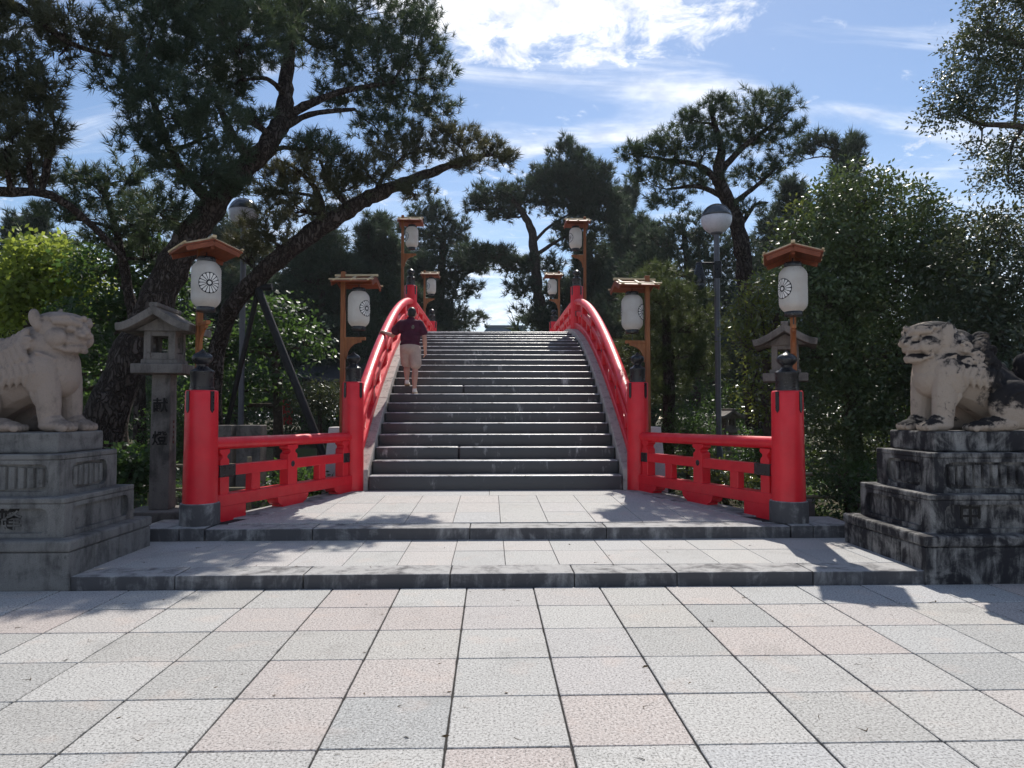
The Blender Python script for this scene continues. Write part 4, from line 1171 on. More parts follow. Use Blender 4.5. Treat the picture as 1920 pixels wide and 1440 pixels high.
# ------------------------------------------------------------------ trees
def norm(a): return a / np.maximum(1e-9, np.linalg.norm(a, axis=-1, keepdims=True))
def tuft_template(n, ln, wd, lo=8, hi=80, stem=.06, seed=0):
    g = np.random.default_rng(seed)
    th = np.radians(lo + (hi - lo) * g.random(n) ** .8); ph = g.random(n) * 2 * math.pi
    d = np.stack([np.sin(th) * np.cos(ph), np.sin(th) * np.sin(ph), np.cos(th)], -1)
    b = np.stack([np.zeros(n), np.zeros(n), stem * g.random(n) * np.ones(n)], -1) - [0, 0, stem * .5]
    side = norm(np.cross(d, norm(g.normal(size=(n, 3))))) * wd / 2
    l = ln * (.75 + .4 * g.random(n))[:, None]
    V = np.stack([b - side, b + side, b + d * l], 1).reshape(-1, 3)
    return V, np.arange(3 * n).reshape(n, 3)
def leaf_template(n, ln, wd, rad, seed=0, droop=.15, flat=.5):
    """n folded leaves scattered through a little ball"""
    g = np.random.default_rng(seed)
    c = g.normal(size=(n, 3)) * rad * .5
    d = norm(c + g.normal(size=(n, 3)) * rad * .4 + [0, 0, rad * .25]); d[:, 2] = d[:, 2] * (1 - flat) - droop
    d = norm(d); up = norm(g.normal(size=(n, 3)) * .45 + [0, 0, 1]); s = norm(np.cross(d, up)); nr = np.cross(s, d)
    l = (ln * (.7 + .5 * g.random(n)))[:, None]; w2 = (wd * (.75 + .4 * g.random(n)))[:, None] / 2
    a = c; t = c + d * l; m = c + d * l * .5 - nr * w2 * .35
    V = np.stack([a, m + s * w2 + nr * w2 * .35, t, m - s * w2 + nr * w2 * .35], 1).reshape(-1, 3)
    k = np.arange(n) * 4
    F = np.concatenate([np.stack([k, k + 1, k + 2], -1), np.stack([k, k + 2, k + 3], -1)])
    return V, F
PT_NEAR = [tuft_template(32, .155, .0125, 8, 82, .10, q) for q in range(4)]
PT_MID = [tuft_template(24, .20, .020, 8, 80, .10, q) for q in range(4)]
PT_FAR = [tuft_template(13, .36, .060, 8, 80, .16, q) for q in range(4)]
LT_GLOSS = [leaf_template(16, .085, .036, .15, q, .05, .3) for q in range(4)]
LT_SMALL = [leaf_template(20, .06, .03, .13, q, .05, .4) for q in range(4)]
LT_MAPLE = [leaf_template(14, .10, .075, .20, q, .12, .7) for q in range(4)]
LT_BIG = [leaf_template(14, .17, .09, .30, q, .05, .4) for q in range(4)]

def scatter(templates, pos, dirs, scl):
    pos = np.asarray(pos); k = len(pos); dirs = norm(np.asarray(dirs))
    ref = np.where(np.abs(dirs[:, 2:3]) > .95, [[1., 0, 0]], [[0, 0, 1.]])
    x = norm(np.cross(ref, dirs)); y = np.cross(dirs, x)
    a = rng.random(k) * 2 * math.pi; ca, sa = np.cos(a)[:, None], np.sin(a)[:, None]
    x, y = x * ca + y * sa, -x * sa + y * ca
    Rm = np.stack([x, y, dirs], -1)
    Vs, Fs, off = [], [], 0
    for q, (V, F) in enumerate(templates):
        ix = np.arange(q, k, len(templates))
        if not len(ix): continue
        v = np.einsum('kij,nj->kni', Rm[ix], V) * np.asarray(scl)[ix][:, None, None] + pos[ix][:, None, :]
        f = F[None] + (np.arange(len(ix)) * len(V))[:, None, None] + off
        Vs.append(v.reshape(-1, 3)); Fs.append(f.reshape(-1, 3)); off += len(ix) * len(V)
    return np.concatenate(Vs), np.concatenate(Fs)

def bez(a, b, lift, n, wob):
    """wandering limb from a to b"""
    a, b = np.array(a), np.array(b); L_ = np.linalg.norm(b - a)
    c = (a + b) / 2 + np.array([0, 0, lift * L_]) + rng.normal(size=3) * L_ * .10
    t = np.linspace(0, 1, n)[:, None]
    p = (1 - t) ** 2 * a + 2 * t * (1 - t) * c + t ** 2 * b
    p[1:-1] += rng.normal(size=(n - 2, 3)) * L_ * wob
    return p

def tree(name, label, cat, trunk, pads, kind='pine', mat=NEEDLE, bark=None, limbs=(), group=None, Yd=None, dens=1.0, up=.55, twig=1.0, depth=.85, base=None, sc=1.0, lsc=1.0, leaves=None, autolimb=True, trunk_sides=14):
    """trunk / limbs: rows of (px, py, Y, radius); pads: rows of (px, py, rx, rz[, Y[, density]]) in photograph pixels, turned into metres at their distance"""
    bark = bark or BARK
    tr = [(P(a, b_, y), r) for a, b_, y, r in trunk]
    b0 = Vector((tr[0][0].x, tr[0][0].y, -.05)) if base is None else Vector(base)
    if tr[0][0].z > .1 and base is None:
        tr = [(Vector((b0.x, b0.y, -.15)), tr[0][1] * 1.15)] + tr
    t = thing(name, label, cat, b0, 0, group)
    def dense(pts, rad, m=5):
        pts = [Vector(p) for p in pts]; op, orr_ = [], []
        n = len(pts)
        for i in range(n - 1):
            p0, p1, p2, p3 = pts[max(i - 1, 0)], pts[i], pts[i + 1], pts[min(i + 2, n - 1)]
            for k in range(m):
                u = k / m
                op.append(.5 * ((2 * p1) + (p2 - p0) * u + (2 * p0 - 5 * p1 + 4 * p2 - p3) * u * u + (3 * p1 - p0 - 3 * p2 + p3) * u ** 3))
                orr_.append(rad[i] + (rad[i + 1] - rad[i]) * u)
        op.append(pts[-1]); orr_.append(rad[-1]); return op, orr_
    tb = MB(); att = []
    tp, trr = dense([p - b0 for p, r in tr], [r for p, r in tr], 6)
    tb.tube(tp, trr, trunk_sides, .35)
    i0 = int(len(tp) * .25)
    att += list(zip(tp[i0:], trr[i0:]))
    lb = MB()
    for lm_ in limbs:
        q = [(P(a, b_, y) - b0, r) for a, b_, y, r in lm_]
        qp, qr = dense([p for p, r in q], [r for p, r in q], 5)
        lb.tube(qp, qr, 10, .3); att += list(zip(qp[2:], qr[2:]))
    AP = np.array([p[:] for p, r in att]); AR = np.array([r for p, r in att])
    pos, dirs, scl = [], [], []
    for pad in pads:
        px_, py_, rx, rz_ = pad[:4]; Y = pad[4] if len(pad) > 4 and pad[4] else (Yd or trunk[-1][2]); dn = pad[5] if len(pad) > 5 else 1.0
        Y = Y + rng.normal() * .25
        c = np.array((P(px_, py_, Y) - b0)[:]); s = Y / 1330
        rx, rz_ = rx * s, rz_ * s; ry = max(rx * depth, rz_ * .8)
        # limb to the pad
        dd = np.linalg.norm(AP - c, axis=1) + np.maximum(0, AP[:, 2] - c[2] + .1) * 1.6
        j = int(np.argmin(dd)); a = AP[j]; ln = np.linalg.norm(c - a)
        n1 = max(4, int(ln / .35)); r0 = min(AR[j] * .6, .018 + .022 * ln + .02 * rx)
        lp = bez(a, c - np.array([0, 0, rz_ * .35]), .06, n1, .022) if ln > .15 else np.array([a, (a + c) / 2, c])
        if autolimb: lb.tube(lp.tolist(), np.linspace(r0, r0 * .4, len(lp)).tolist(), 6, 0, cap=False)
        nt = int(np.clip(5 + rx * rx * 5 * twig, 5, 22) * twig)
        for q in range(nt):
            u = rng.normal(size=3); u = u / np.linalg.norm(u) * (.55 + .42 * rng.random()); e = c + u * [rx, ry, rz_] + [0, 0, rz_ * .1]
            k0 = lp[int(len(lp) * (.45 + .5 * rng.random()))]
            tp_ = bez(k0, e, .05, 5, .05)
            if autolimb: lb.tube(tp_.tolist(), np.linspace(max(.008, r0 * .33), .005 * sc, 5).tolist(), 4, 0, cap=False)
            if kind == 'pine':
                for w_ in (2, 3, 4):
                    pos.append(tp_[w_] + rng.normal(size=3) * .05); d = tp_[4] - tp_[2]; d = d / (np.linalg.norm(d) + 1e-6)
                    dirs.append(d * .6 + [0, 0, up] + rng.normal(size=3) * .3); scl.append(.8 + .5 * rng.random())
        area = (rx * ry + rx * rz_ + ry * rz_) / 3 * 4
        if kind == 'pine': m = int(area * 62 * dens * dn / sc ** 2)
        else: m = int(area * 75 * dens * dn / sc ** 2)
        u = norm(rng.normal(size=(m, 3))); rad = .35 + .68 * rng.random(m) ** .55
        # ragged outline: the pad swells and shrinks with a lumpy noise
        lump = np.array([noise.noise(Vector((q * 2.2 + c * .7))) for q in u]) * .34
        pp = c + u * rad[:, None] * (1 + lump)[:, None] * [rx, ry, rz_]
        pos += list(pp)
        if kind == 'pine': dirs += list(u * [.55, .55, .4] + [0, 0, up] + rng.normal(size=(m, 3)) * .28)
        else: dirs += list(u * .5 + [0, 0, .6] + rng.normal(size=(m, 3)) * .35)
        scl += list((.75 + .5 * rng.random(m)))
    V, F = scatter(leaves or PT_NEAR, np.array(pos), np.array(dirs), np.array(scl) * lsc)
    o = put('crown', tri_mesh('crown', V, F), t, mat)
    tb.build('trunk', bark, t, smooth='all')
    if lb.v: lb.build('limbs', bark, t, smooth='all', kind='stuff')
    return t

GP = 'pines round the pond'
# the big leaning pine on the left
tree('pine_tree', 'leaning pine with thick bark trunk behind the tall stone lantern, crown over the left', 'pine tree',
     [(150, 900, 11.4, .36), (196, 790, 11.5, .315), (250, 655, 11.6, .285), (292, 560, 11.7, .265), (345, 462, 11.8, .235), (400, 385, 11.9, .20), (455, 320, 12.0, .175),
      (505, 270, 12.2, .165), (530, 215, 12.5, .15), (538, 140, 12.8, .12), (548, 60, 13.1, .085), (556, -10, 13.3, .06)],
     [(600, 70, 95, 60, 13.4, 1.3), (690, 30, 95, 60, 13.6, 1.2), (770, 70, 70, 55, 13.8), (810, 125, 50, 45, 14.0), (700, 120, 90, 45, 13.3, 1.2), (640, 175, 55, 28, 13.2),
      (745, 190, 75, 32, 13.6), (820, 205, 45, 22, 14.0), (720, 245, 70, 26, 13.4), (790, 25, 40, 40, 13.9),
      (460, 60, 100, 70, 11.6, 1.4), (370, 110, 105, 80, 11.2, 1.4), (290, 60, 95, 65, 10.9, 1.3), (310, 195, 95, 65, 11, 1.4), (400, 235, 70, 55, 11.3, 1.3), (440, 150, 45, 45, 11.5),
      (225, 140, 60, 50, 10.8), (265, 265, 60, 35, 10.9), (355, 320, 80, 35, 11.2, 1.2), (430, 290, 50, 35, 11.6), (560, 25, 80, 45, 12.3, 1.3), (420, -20, 130, 60, 11.6, 1.3),
      (300, -40, 130, 60, 11.2, 1.3), (480, 215, 35, 20, 12), (600, 275, 55, 20, 12.2, .8), (300, 390, 70, 34, 11.2, .9), (410, 345, 60, 30, 11.5, 1)],
     mat=NEEDLE, limbs=[[(527, 225, 12.4, .09), (570, 200, 12.6, .075), (640, 172, 12.9, .055), (735, 155, 13.3, .03)], [(522, 245, 12.3, .07), (580, 215, 12.5, .05), (665, 205, 13, .03)],
                        [(512, 255, 12.1, .06), (470, 230, 11.9, .045), (440, 228, 11.7, .03)], [(534, 175, 12.2, .06), (500, 148, 12.0, .04), (455, 150, 11.6, .025)],
                        [(400, 385, 11.9, .11), (330, 300, 11.4, .08), (290, 200, 11.1, .05), (270, 120, 10.9, .03)], [(470, 305, 12, .09), (430, 240, 11.6, .06), (390, 150, 11.3, .04)]],
     group=GP, dens=1.6)
# the low limb propped by the black frame
tree('pine_tree', 'low pine with long bare limb reaching right over the steps, propped by black A frame', 'pine tree',
     [(398, 900, 13.2, .17), (402, 740, 13.2, .15), (412, 640, 13.2, .145), (436, 575, 13.0, .15), (482, 522, 12.9, .165), (540, 472, 12.9, .17), (602, 424, 13.0, .16), (655, 392, 13.1, .145), (702, 366, 13.2, .13), (765, 340, 13.4, .10),
      (828, 316, 13.6, .075), (880, 296, 13.8, .05), (925, 290, 14.0, .03)],
     [(740, 292, 70, 34, 13.4, .8), (800, 268, 65, 32, 13.6, .8), (860, 262, 60, 28, 13.8, .8), (910, 278, 45, 26, 14, .7), (945, 300, 28, 22, 14.1, .6), (870, 305, 50, 16, 13.9, .6),
      (690, 320, 55, 30, 13.2, .8), (555, 310, 75, 42, 12.8, .75), (620, 300, 55, 36, 12.9, .75), (500, 340, 50, 40, 12.6, .8), (560, 385, 80, 36, 12.9, 1), (500, 430, 60, 40, 12.8, 1), (640, 350, 60, 30, 13, .9),
      (780, 360, 40, 18, 13.4, .7), (450, 470, 50, 36, 12.9, .8)],
     mat=NEEDLE_B, limbs=[[(602, 424, 13, .08), (600, 370, 13, .06), (560, 320, 12.9, .035), (520, 300, 12.8, .02)], [(702, 366, 13.2, .06), (720, 330, 13.3, .04), (760, 290, 13.5, .02)],
                          [(655, 392, 13.1, .06), (620, 345, 13, .04), (600, 300, 12.9, .025)]],
     group=GP, dens=1.1, twig=1.7, up=.7)
# off frame pine, its boughs hang in at the left edge
tree('pine_tree', 'pine whose boughs hang into the picture along the left edge above the beige lion', 'pine tree',
     [(-330, 900, 9.5, .30), (-340, 560, 9.5, .26), (-300, 330, 9.5, .22), (-260, 120, 9.6, .18), (-240, -100, 9.7, .13), (-230, -260, 9.8, .08)],
     [(30, 130, 60, 70, 9.2, 1.5), (60, 225, 60, 60, 9.2, 1.5), (10, 260, 60, 60, 9.1, 1.4), (50, 320, 60, 36, 9.3, 1.3), (-30, 180, 70, 80, 9.2, 1.4), (95, 165, 34, 40, 9.3, 1.1), (-60, 60, 90, 70, 9.2, 1.2),
      (-40, 330, 70, 40, 9.2, 1.1), (130, 40, 70, 36, 9.6, 1.1), (40, 20, 70, 36, 9.4, 1.1), (200, 70, 46, 30, 9.8, 1), (-120, -40, 130, 60, 9.3), (110, 95, 40, 30, 9.5, 1), (-140, 240, 80, 60, 9.3), (100, 255, 30, 26, 9.3, 1)],
     mat=NEEDLE_B, limbs=[[(-290, 300, 9.5, .12), (-120, 330, 9.3, .09), (0, 358, 9.3, .07), (95, 366, 9.6, .055), (180, 430, 10, .045), (235, 490, 10.4, .03)], [(-270, 180, 9.5, .11), (-100, 60, 9.3, .08), (0, 12, 9.4, .07), (60, 28, 9.5, .055), (130, 80, 9.7, .04), (210, 105, 9.9, .025)]],
     group=GP, dens=1.35)
# a grey airy pine behind, left
tree('pine_tree', 'thin grey green pine between the left edge boughs and the leaning trunk', 'pine tree',
     [(262, 860, 13.8, .12), (262, 720, 13.8, .11), (250, 600, 13.8, .10), (232, 500, 13.8, .085), (215, 420, 13.8, .06), (190, 350, 13.8, .04)],
     [(190, 370, 90, 36, 13.6, .9), (120, 400, 60, 28, 13.5, .8), (260, 405, 60, 36, 13.8, .8), (215, 440, 70, 34, 13.8, .8), (285, 470, 50, 40, 13.8, .8), (150, 330, 50, 24, 13.6, .7), (240, 330, 50, 26, 13.7, .8), (300, 420, 40, 40, 13.9, .8)],
     mat=NEEDLE, group=GP, dens=.9, twig=1.5)

# right of the bridge: the tall pine above the lamp, a low bright one below
tree('pine_tree', 'tall spreading pine rising behind the right globe lamp', 'pine tree',
     [(1420, 880, 15.0, .22), (1408, 640, 15.0, .20), (1396, 500, 15.0, .18), (1384, 430, 15.0, .165), (1362, 372, 15.0, .15), (1346, 330, 15.0, .125), (1352, 280, 15.1, .09), (1340, 235, 15.2, .06), (1330, 200, 15.2, .03)],
     [(1345, 225, 60, 28, 15.2), (1415, 205, 60, 34, 15.3, 1.1), (1465, 190, 40, 26, 15.4), (1480, 240, 30, 20, 15.4), (1270, 265, 60, 30, 15, 1.1), (1215, 285, 45, 26, 15), (1180, 285, 30, 20, 15), (1320, 280, 60, 30, 15.1, 1.1), (1400, 265, 60, 26, 15.2),
      (1255, 325, 60, 24, 15), (1320, 340, 55, 20, 15), (1215, 330, 45, 22, 15, .8), (1440, 250, 45, 22, 15.3), (1345, 190, 20, 18, 15.2), (1250, 375, 50, 20, 15, .8), (1290, 225, 30, 22, 15.1), (1420, 330, 60, 24, 15.2, .9), (1470, 300, 40, 20, 15.3, .8), (1395, 390, 40, 18, 15.1, .6)],
     mat=NEEDLE, limbs=[[(1346, 340, 15, .08), (1310, 310, 15, .06), (1250, 300, 15, .04), (1190, 290, 15, .02)], [(1350, 320, 15, .08), (1400, 270, 15.1, .06), (1440, 240, 15.3, .04), (1480, 210, 15.4, .02)],
                        [(1362, 372, 15, .07), (1310, 350, 15, .045), (1250, 355, 15, .025)], [(1370, 385, 15, .07), (1410, 355, 15.1, .05), (1450, 320, 15.2, .025)], [(1384, 430, 15, .06), (1415, 385, 15.1, .04), (1440, 380, 15.2, .02)]],
     group=GP, dens=1.15, leaves=PT_NEAR, twig=1.1, trunk_sides=12)
tree('pine_tree', 'low bushy pine with sunlit yellow green tips right of the steps', 'pine tree',
     [(1250, 900, 14.6, .14), (1255, 740, 14.6, .12), (1250, 620, 14.6, .10), (1245, 540, 14.6, .06)],
     [(1235, 520, 50, 30, 14.6, 1.1), (1200, 545, 45, 28, 14.6), (1275, 560, 55, 34, 14.6, 1.1), (1305, 610, 50, 36, 14.6), (1225, 600, 60, 36, 14.6, 1.1), (1270, 660, 70, 40, 14.6, 1.1), (1200, 660, 50, 40, 14.6), (1320, 680, 40, 36, 14.6), (1240, 720, 70, 36, 14.6)],
     mat=NEEDLE_Y, group=GP, dens=1.3)
tree('pine_tree', 'dark pine filling the gap between the right paper lantern and the globe lamp', 'pine tree',
     [(1310, 880, 33.5, .26), (1300, 640, 33.5, .22), (1290, 500, 33.5, .17), (1280, 420, 33.5, .09)],
     [(1290, 430, 55, 34), (1240, 450, 55, 36), (1330, 470, 55, 40), (1270, 500, 80, 40), (1210, 510, 50, 40), (1350, 540, 60, 46), (1290, 580, 90, 46), (1190, 590, 60, 46), (1380, 480, 50, 50), (1330, 650, 110, 50), (1210, 670, 70, 50), (1400, 590, 60, 60), (1400, 690, 60, 50)],
     mat=NEEDLE_F, group=GP, dens=1.5, sc=1.9, lsc=1.5, leaves=PT_MID, Yd=33.5)

# beyond the pond
F1 = dict(mat=NEEDLE_F, group='pines beyond the pond', leaves=PT_MID, sc=2.35, lsc=2.0, dens=1.35)
tree('pine_tree', 'pine with a bent bare trunk right of the sky gap, beyond the crest', 'pine tree',
     [(1030, 720, 42, .42), (1024, 620, 42, .38), (1010, 560, 42, .33), (1002, 480, 42, .28), (996, 430, 42, .24), (975, 392, 42, .18), (955, 365, 42, .12)],
     [(1060, 300, 40, 34), (1095, 330, 50, 34), (1040, 345, 60, 34), (990, 370, 60, 28), (930, 365, 55, 20), (890, 385, 26, 14), (1130, 350, 34, 36), (1075, 385, 60, 30), (1010, 335, 36, 22), (1145, 395, 40, 34), (1110, 420, 40, 26), (940, 400, 40, 14),
      (1060, 430, 30, 16), (980, 540, 36, 22), (1010, 590, 50, 24), (1065, 560, 36, 40), (1040, 500, 26, 22), (1000, 490, 24, 14), (1060, 275, 22, 18), (1100, 295, 18, 20), (1135, 320, 14, 18), (930, 482, 60, 22), (885, 478, 40, 20), (975, 505, 40, 22), (1050, 545, 40, 34), (1080, 350, 70, 50), (1120, 380, 50, 40), (1085, 450, 50, 24), (1045, 610, 60, 26)],
     limbs=[[(1002, 480, 42, .14), (1040, 455, 42, .1), (1085, 430, 42, .05)], [(1000, 455, 42, .12), (1030, 425, 42, .08), (1070, 400, 42, .05)]], **F1)
tree('pine_tree', 'dark pine left of the sky gap, behind the raised left paper lantern', 'pine tree',
     [(815, 720, 46, .4), (822, 600, 46, .34), (828, 500, 46, .26), (832, 430, 46, .14)],
     [(830, 405, 26, 24), (860, 430, 24, 30), (800, 430, 36, 30), (835, 455, 46, 30), (875, 490, 34, 26), (790, 480, 40, 34), (840, 505, 60, 28), (905, 500, 26, 16), (770, 530, 36, 36), (860, 545, 50, 28), (800, 570, 46, 36), (850, 600, 60, 26), (780, 400, 22, 22), (755, 440, 24, 26), (812, 385, 14, 18)],
     **F1)
lab = ['tall pine above the left bridge railing, behind the inner left lantern', 'dark pine behind the black A frame, crown level with the left lamp', 'dark pine seen between the leaning trunk and the left lamp', 'far dark pine at the left edge under the hanging boughs',
       'far pine standing left of the raised right lantern', 'pine with a pointed spike top above the evergreen on the right', 'dark pine behind the tall spreading right pine', 'far pine at the right behind the big evergreen',
       'dark pine straight behind the raised left lantern, left of the brightest gap', 'dark pine straight behind the raised right lantern and its railing', 'dark pine behind the inner right lantern and low bushy pine', 'dark pine behind the inner left lantern, crown below the long bare limb']
for (cx_, top, bot, hw_, Y), l in zip(((705, 395, 690, 100, 38), (600, 400, 700, 115, 36), (440, 400, 700, 115, 40), (55, 385, 640, 115, 36), (1165, 335, 700, 80, 48), (1585, 262, 640, 75, 34), (1480, 330, 690, 85, 37), (1760, 420, 760, 110, 36), (770, 470, 690, 90, 43), (1110, 440, 690, 80, 44), (1210, 400, 690, 85, 39), (655, 480, 690, 95, 41)), lab):
    pads = []
    n = 20
    for k in range(n):
        f = (k + .5) / n; wd = hw_ * (.30 + .75 * math.sin(min(1, f * 1.25) * math.pi / 2))
        pads.append((cx_ + rng.uniform(-1, 1) * wd * .75, top + 18 + (bot - top) * f, wd * .60, (bot - top) * .06 + 10, Y + rng.uniform(-1, 1)))
        pads.append((cx_ + rng.uniform(-1, 1) * wd * .75, top + 18 + (bot - top) * f, wd * .45, (bot - top) * .07 + 8, Y + rng.uniform(-1, 1)))
    if 'spike' in l: pads += [(1608, 262, 12, 18, 34), (1606, 285, 22, 12, 34), (1560, 270, 20, 20, 34), (1525, 265, 20, 18, 34), (1500, 285, 24, 20, 34)]
    tree('pine_tree', l, 'pine tree', [(cx_ + 8, 800, Y, .36), (cx_ + 4, 640, Y, .30), (cx_, 520, Y, .22), (cx_ - 3, top + 25, Y, .08)], pads, **F1)

# broadleaf evergreens and shrubs
GB = 'broadleaf evergreens on the right'
BL = dict(kind='leaf', bark=BARK_S, leaves=LT_GLOSS, autolimb=True)
tree('evergreen_tree', 'big rounded glossy evergreen behind the rightmost paper lantern', 'evergreen tree',
     [(1600, 920, 11.8, .16), (1598, 760, 11.8, .15), (1590, 600, 11.8, .12), (1600, 450, 11.8, .07)],
     [(1610, 360, 80, 50, 11.9, 1.1), (1560, 400, 80, 50, 11.7, 1.1), (1680, 390, 80, 50, 11.9, 1.1), (1740, 400, 50, 40, 12), (1520, 460, 70, 56, 11.6, 1.1), (1600, 460, 100, 60, 11.5, 1.2), (1700, 470, 90, 60, 11.6, 1.2), (1480, 530, 60, 56, 11.7), (1560, 550, 100, 64, 11.4, 1.2),
      (1660, 560, 110, 70, 11.3, 1.2), (1760, 520, 70, 70, 11.6, 1.1), (1540, 650, 90, 64, 11.4, 1.2), (1640, 670, 110, 70, 11.3, 1.2), (1750, 650, 90, 80, 11.5, 1.2), (1590, 770, 90, 70, 11.4, 1.2), (1700, 780, 100, 70, 11.4, 1.2), (1560, 860, 70, 50, 11.3, 1.1), (1660, 870, 80, 50, 11.4, 1.1)],
     mat=LEAF_G, group=GB, dens=1.35, **BL)
tree('evergreen_tree', 'lower leafy evergreen with bright yellowish foliage left of the rightmost lantern', 'evergreen tree',
     [(1440, 920, 12.6, .10), (1442, 780, 12.6, .09), (1435, 660, 12.6, .06)],
     [(1430, 560, 50, 40, 12.6, 1.1), (1400, 600, 50, 36, 12.5), (1455, 610, 50, 44, 12.6), (1480, 480, 44, 50, 12.4, .8), (1390, 640, 36, 26, 12.4), (1440, 680, 50, 30, 12.5, .8), (1410, 730, 46, 22, 12.3, .7), (1450, 770, 46, 26, 12.4, .8), (1490, 420, 40, 34, 12.3, .6)],
     mat=LEAF_Y, group=GB, dens=1.15, **BL)
tree('evergreen_tree', 'dense dark evergreen behind the black stained guardian lion', 'evergreen tree',
     [(1880, 920, 10.6, .14), (1880, 760, 10.6, .13), (1870, 600, 10.6, .10), (1860, 500, 10.6, .06)],
     [(1850, 440, 70, 50, 10.7, 1.1), (1910, 430, 70, 50, 10.8, 1.1), (1800, 500, 70, 56, 10.6, 1.1), (1890, 530, 90, 60, 10.4, 1.2), (1980, 500, 90, 70, 10.6, 1.1), (1820, 600, 90, 64, 10.3, 1.2), (1920, 640, 90, 70, 10.2, 1.2), (1790, 710, 90, 64, 10.4, 1.2), (1890, 750, 100, 64, 10.3, 1.2), (2000, 700, 100, 90, 10.4, 1.1), (1790, 830, 80, 50, 10.3), (1900, 850, 90, 50, 10.3), (2020, 850, 90, 60, 10.4)],
     mat=LEAF_O, group=GB, dens=1.35, **BL)
tree('broadleaf_tree', 'tall small leaved tree reaching in at the upper right corner', 'broadleaf tree',
     [(2190, 900, 10.8, .26), (2180, 620, 10.8, .24), (2150, 400, 10.8, .20), (2110, 200, 10.9, .16), (2090, 0, 11, .11), (2080, -200, 11, .07)],
     [(1880, 40, 75, 50, 10.6, 1.0), (1830, 100, 60, 45, 10.5, 1), (1790, 165, 55, 40, 10.4, .9), (1850, 190, 70, 40, 10.5, .9), (1760, 215, 40, 26, 10.4, .8), (1900, 130, 60, 50, 10.6, 1), (1920, 270, 60, 40, 10.6, .9), (1890, 330, 60, 36, 10.6, .8), (1830, 285, 40, 24, 10.5, .5), (1980, 60, 90, 80, 10.7), (2000, 200, 80, 70, 10.7), (1900, -40, 90, 50, 10.6), (2020, -100, 140, 80, 10.8), (2020, 340, 90, 60, 10.7)],
     limbs=[[(2140, 330, 10.8, .09), (2020, 260, 10.6, .07), (1920, 238, 10.5, .05), (1840, 232, 10.5, .035), (1800, 215, 10.4, .02)], [(2110, 200, 10.8, .09), (2000, 120, 10.7, .06), (1900, 80, 10.6, .04), (1850, 60, 10.5, .02)]],
     kind='leaf', bark=BARK_S, leaves=LT_SMALL, mat=LEAF_O, dens=2.1)
GM = 'leafy trees behind the beige lion'
BM = dict(kind='leaf', bark=BARK_S, leaves=LT_MAPLE, group=GM)
tree('maple_tree', 'bright yellow green maple behind the beige guardian lion', 'maple tree',
     [(-10, 900, 16, .14), (0, 760, 16, .13), (40, 640, 16, .10), (80, 560, 16, .06)],
     [(80, 470, 60, 26, 16, 1.1), (120, 490, 60, 30, 16), (40, 500, 60, 30, 16), (150, 530, 60, 32, 16), (80, 540, 80, 32, 16, 1.1), (10, 560, 70, 34, 16, 1.1), (140, 580, 60, 26, 16, .8), (-40, 530, 70, 50, 16), (70, 600, 70, 30, 16, .9), (20, 640, 60, 30, 16, .8)],
     mat=LEAF_M, dens=1.0, sc=1.25, lsc=1.25, **BM)
tree('leafy_tree', 'deep green leafy tree with dark twisting branches left of the leaning pine trunk', 'leafy tree',
     [(232, 900, 15, .12), (226, 700, 15, .11), (224, 620, 15, .09), (236, 560, 15, .07), (215, 500, 15, .05)],
     [(250, 470, 70, 40, 15), (190, 500, 60, 40, 15), (290, 520, 50, 40, 15.2), (170, 590, 70, 40, 14.9), (240, 560, 50, 34, 15), (170, 660, 60, 40, 14.8), (290, 600, 50, 40, 15.2), (110, 680, 60, 40, 14.8), (200, 740, 50, 40, 14.8, .7), (330, 560, 40, 40, 15.4), (60, 690, 60, 40, 14.9), (0, 720, 70, 40, 14.9)],
     mat=LEAF_D, dens=.9, sc=1.15, lsc=1.1, **BM)
tree('leafy_tree', 'dim green shrubby tree behind the left stone posts and A frame', 'leafy tree',
     [(520, 900, 15.2, .11), (522, 760, 15.2, .10), (515, 640, 15.2, .07)],
     [(520, 590, 60, 40, 15.1, .8), (470, 640, 60, 40, 15, .8), (570, 640, 60, 36, 15.2, .7), (440, 720, 60, 40, 15, .9), (520, 720, 50, 30, 15, .6), (400, 660, 50, 40, 15, .8), (380, 740, 50, 40, 15, .8), (350, 640, 50, 40, 15, .8)],
     mat=LEAF_D, dens=.85, sc=1.15, lsc=1.1, **BM)
GS = 'garden shrubs at the pond edge'
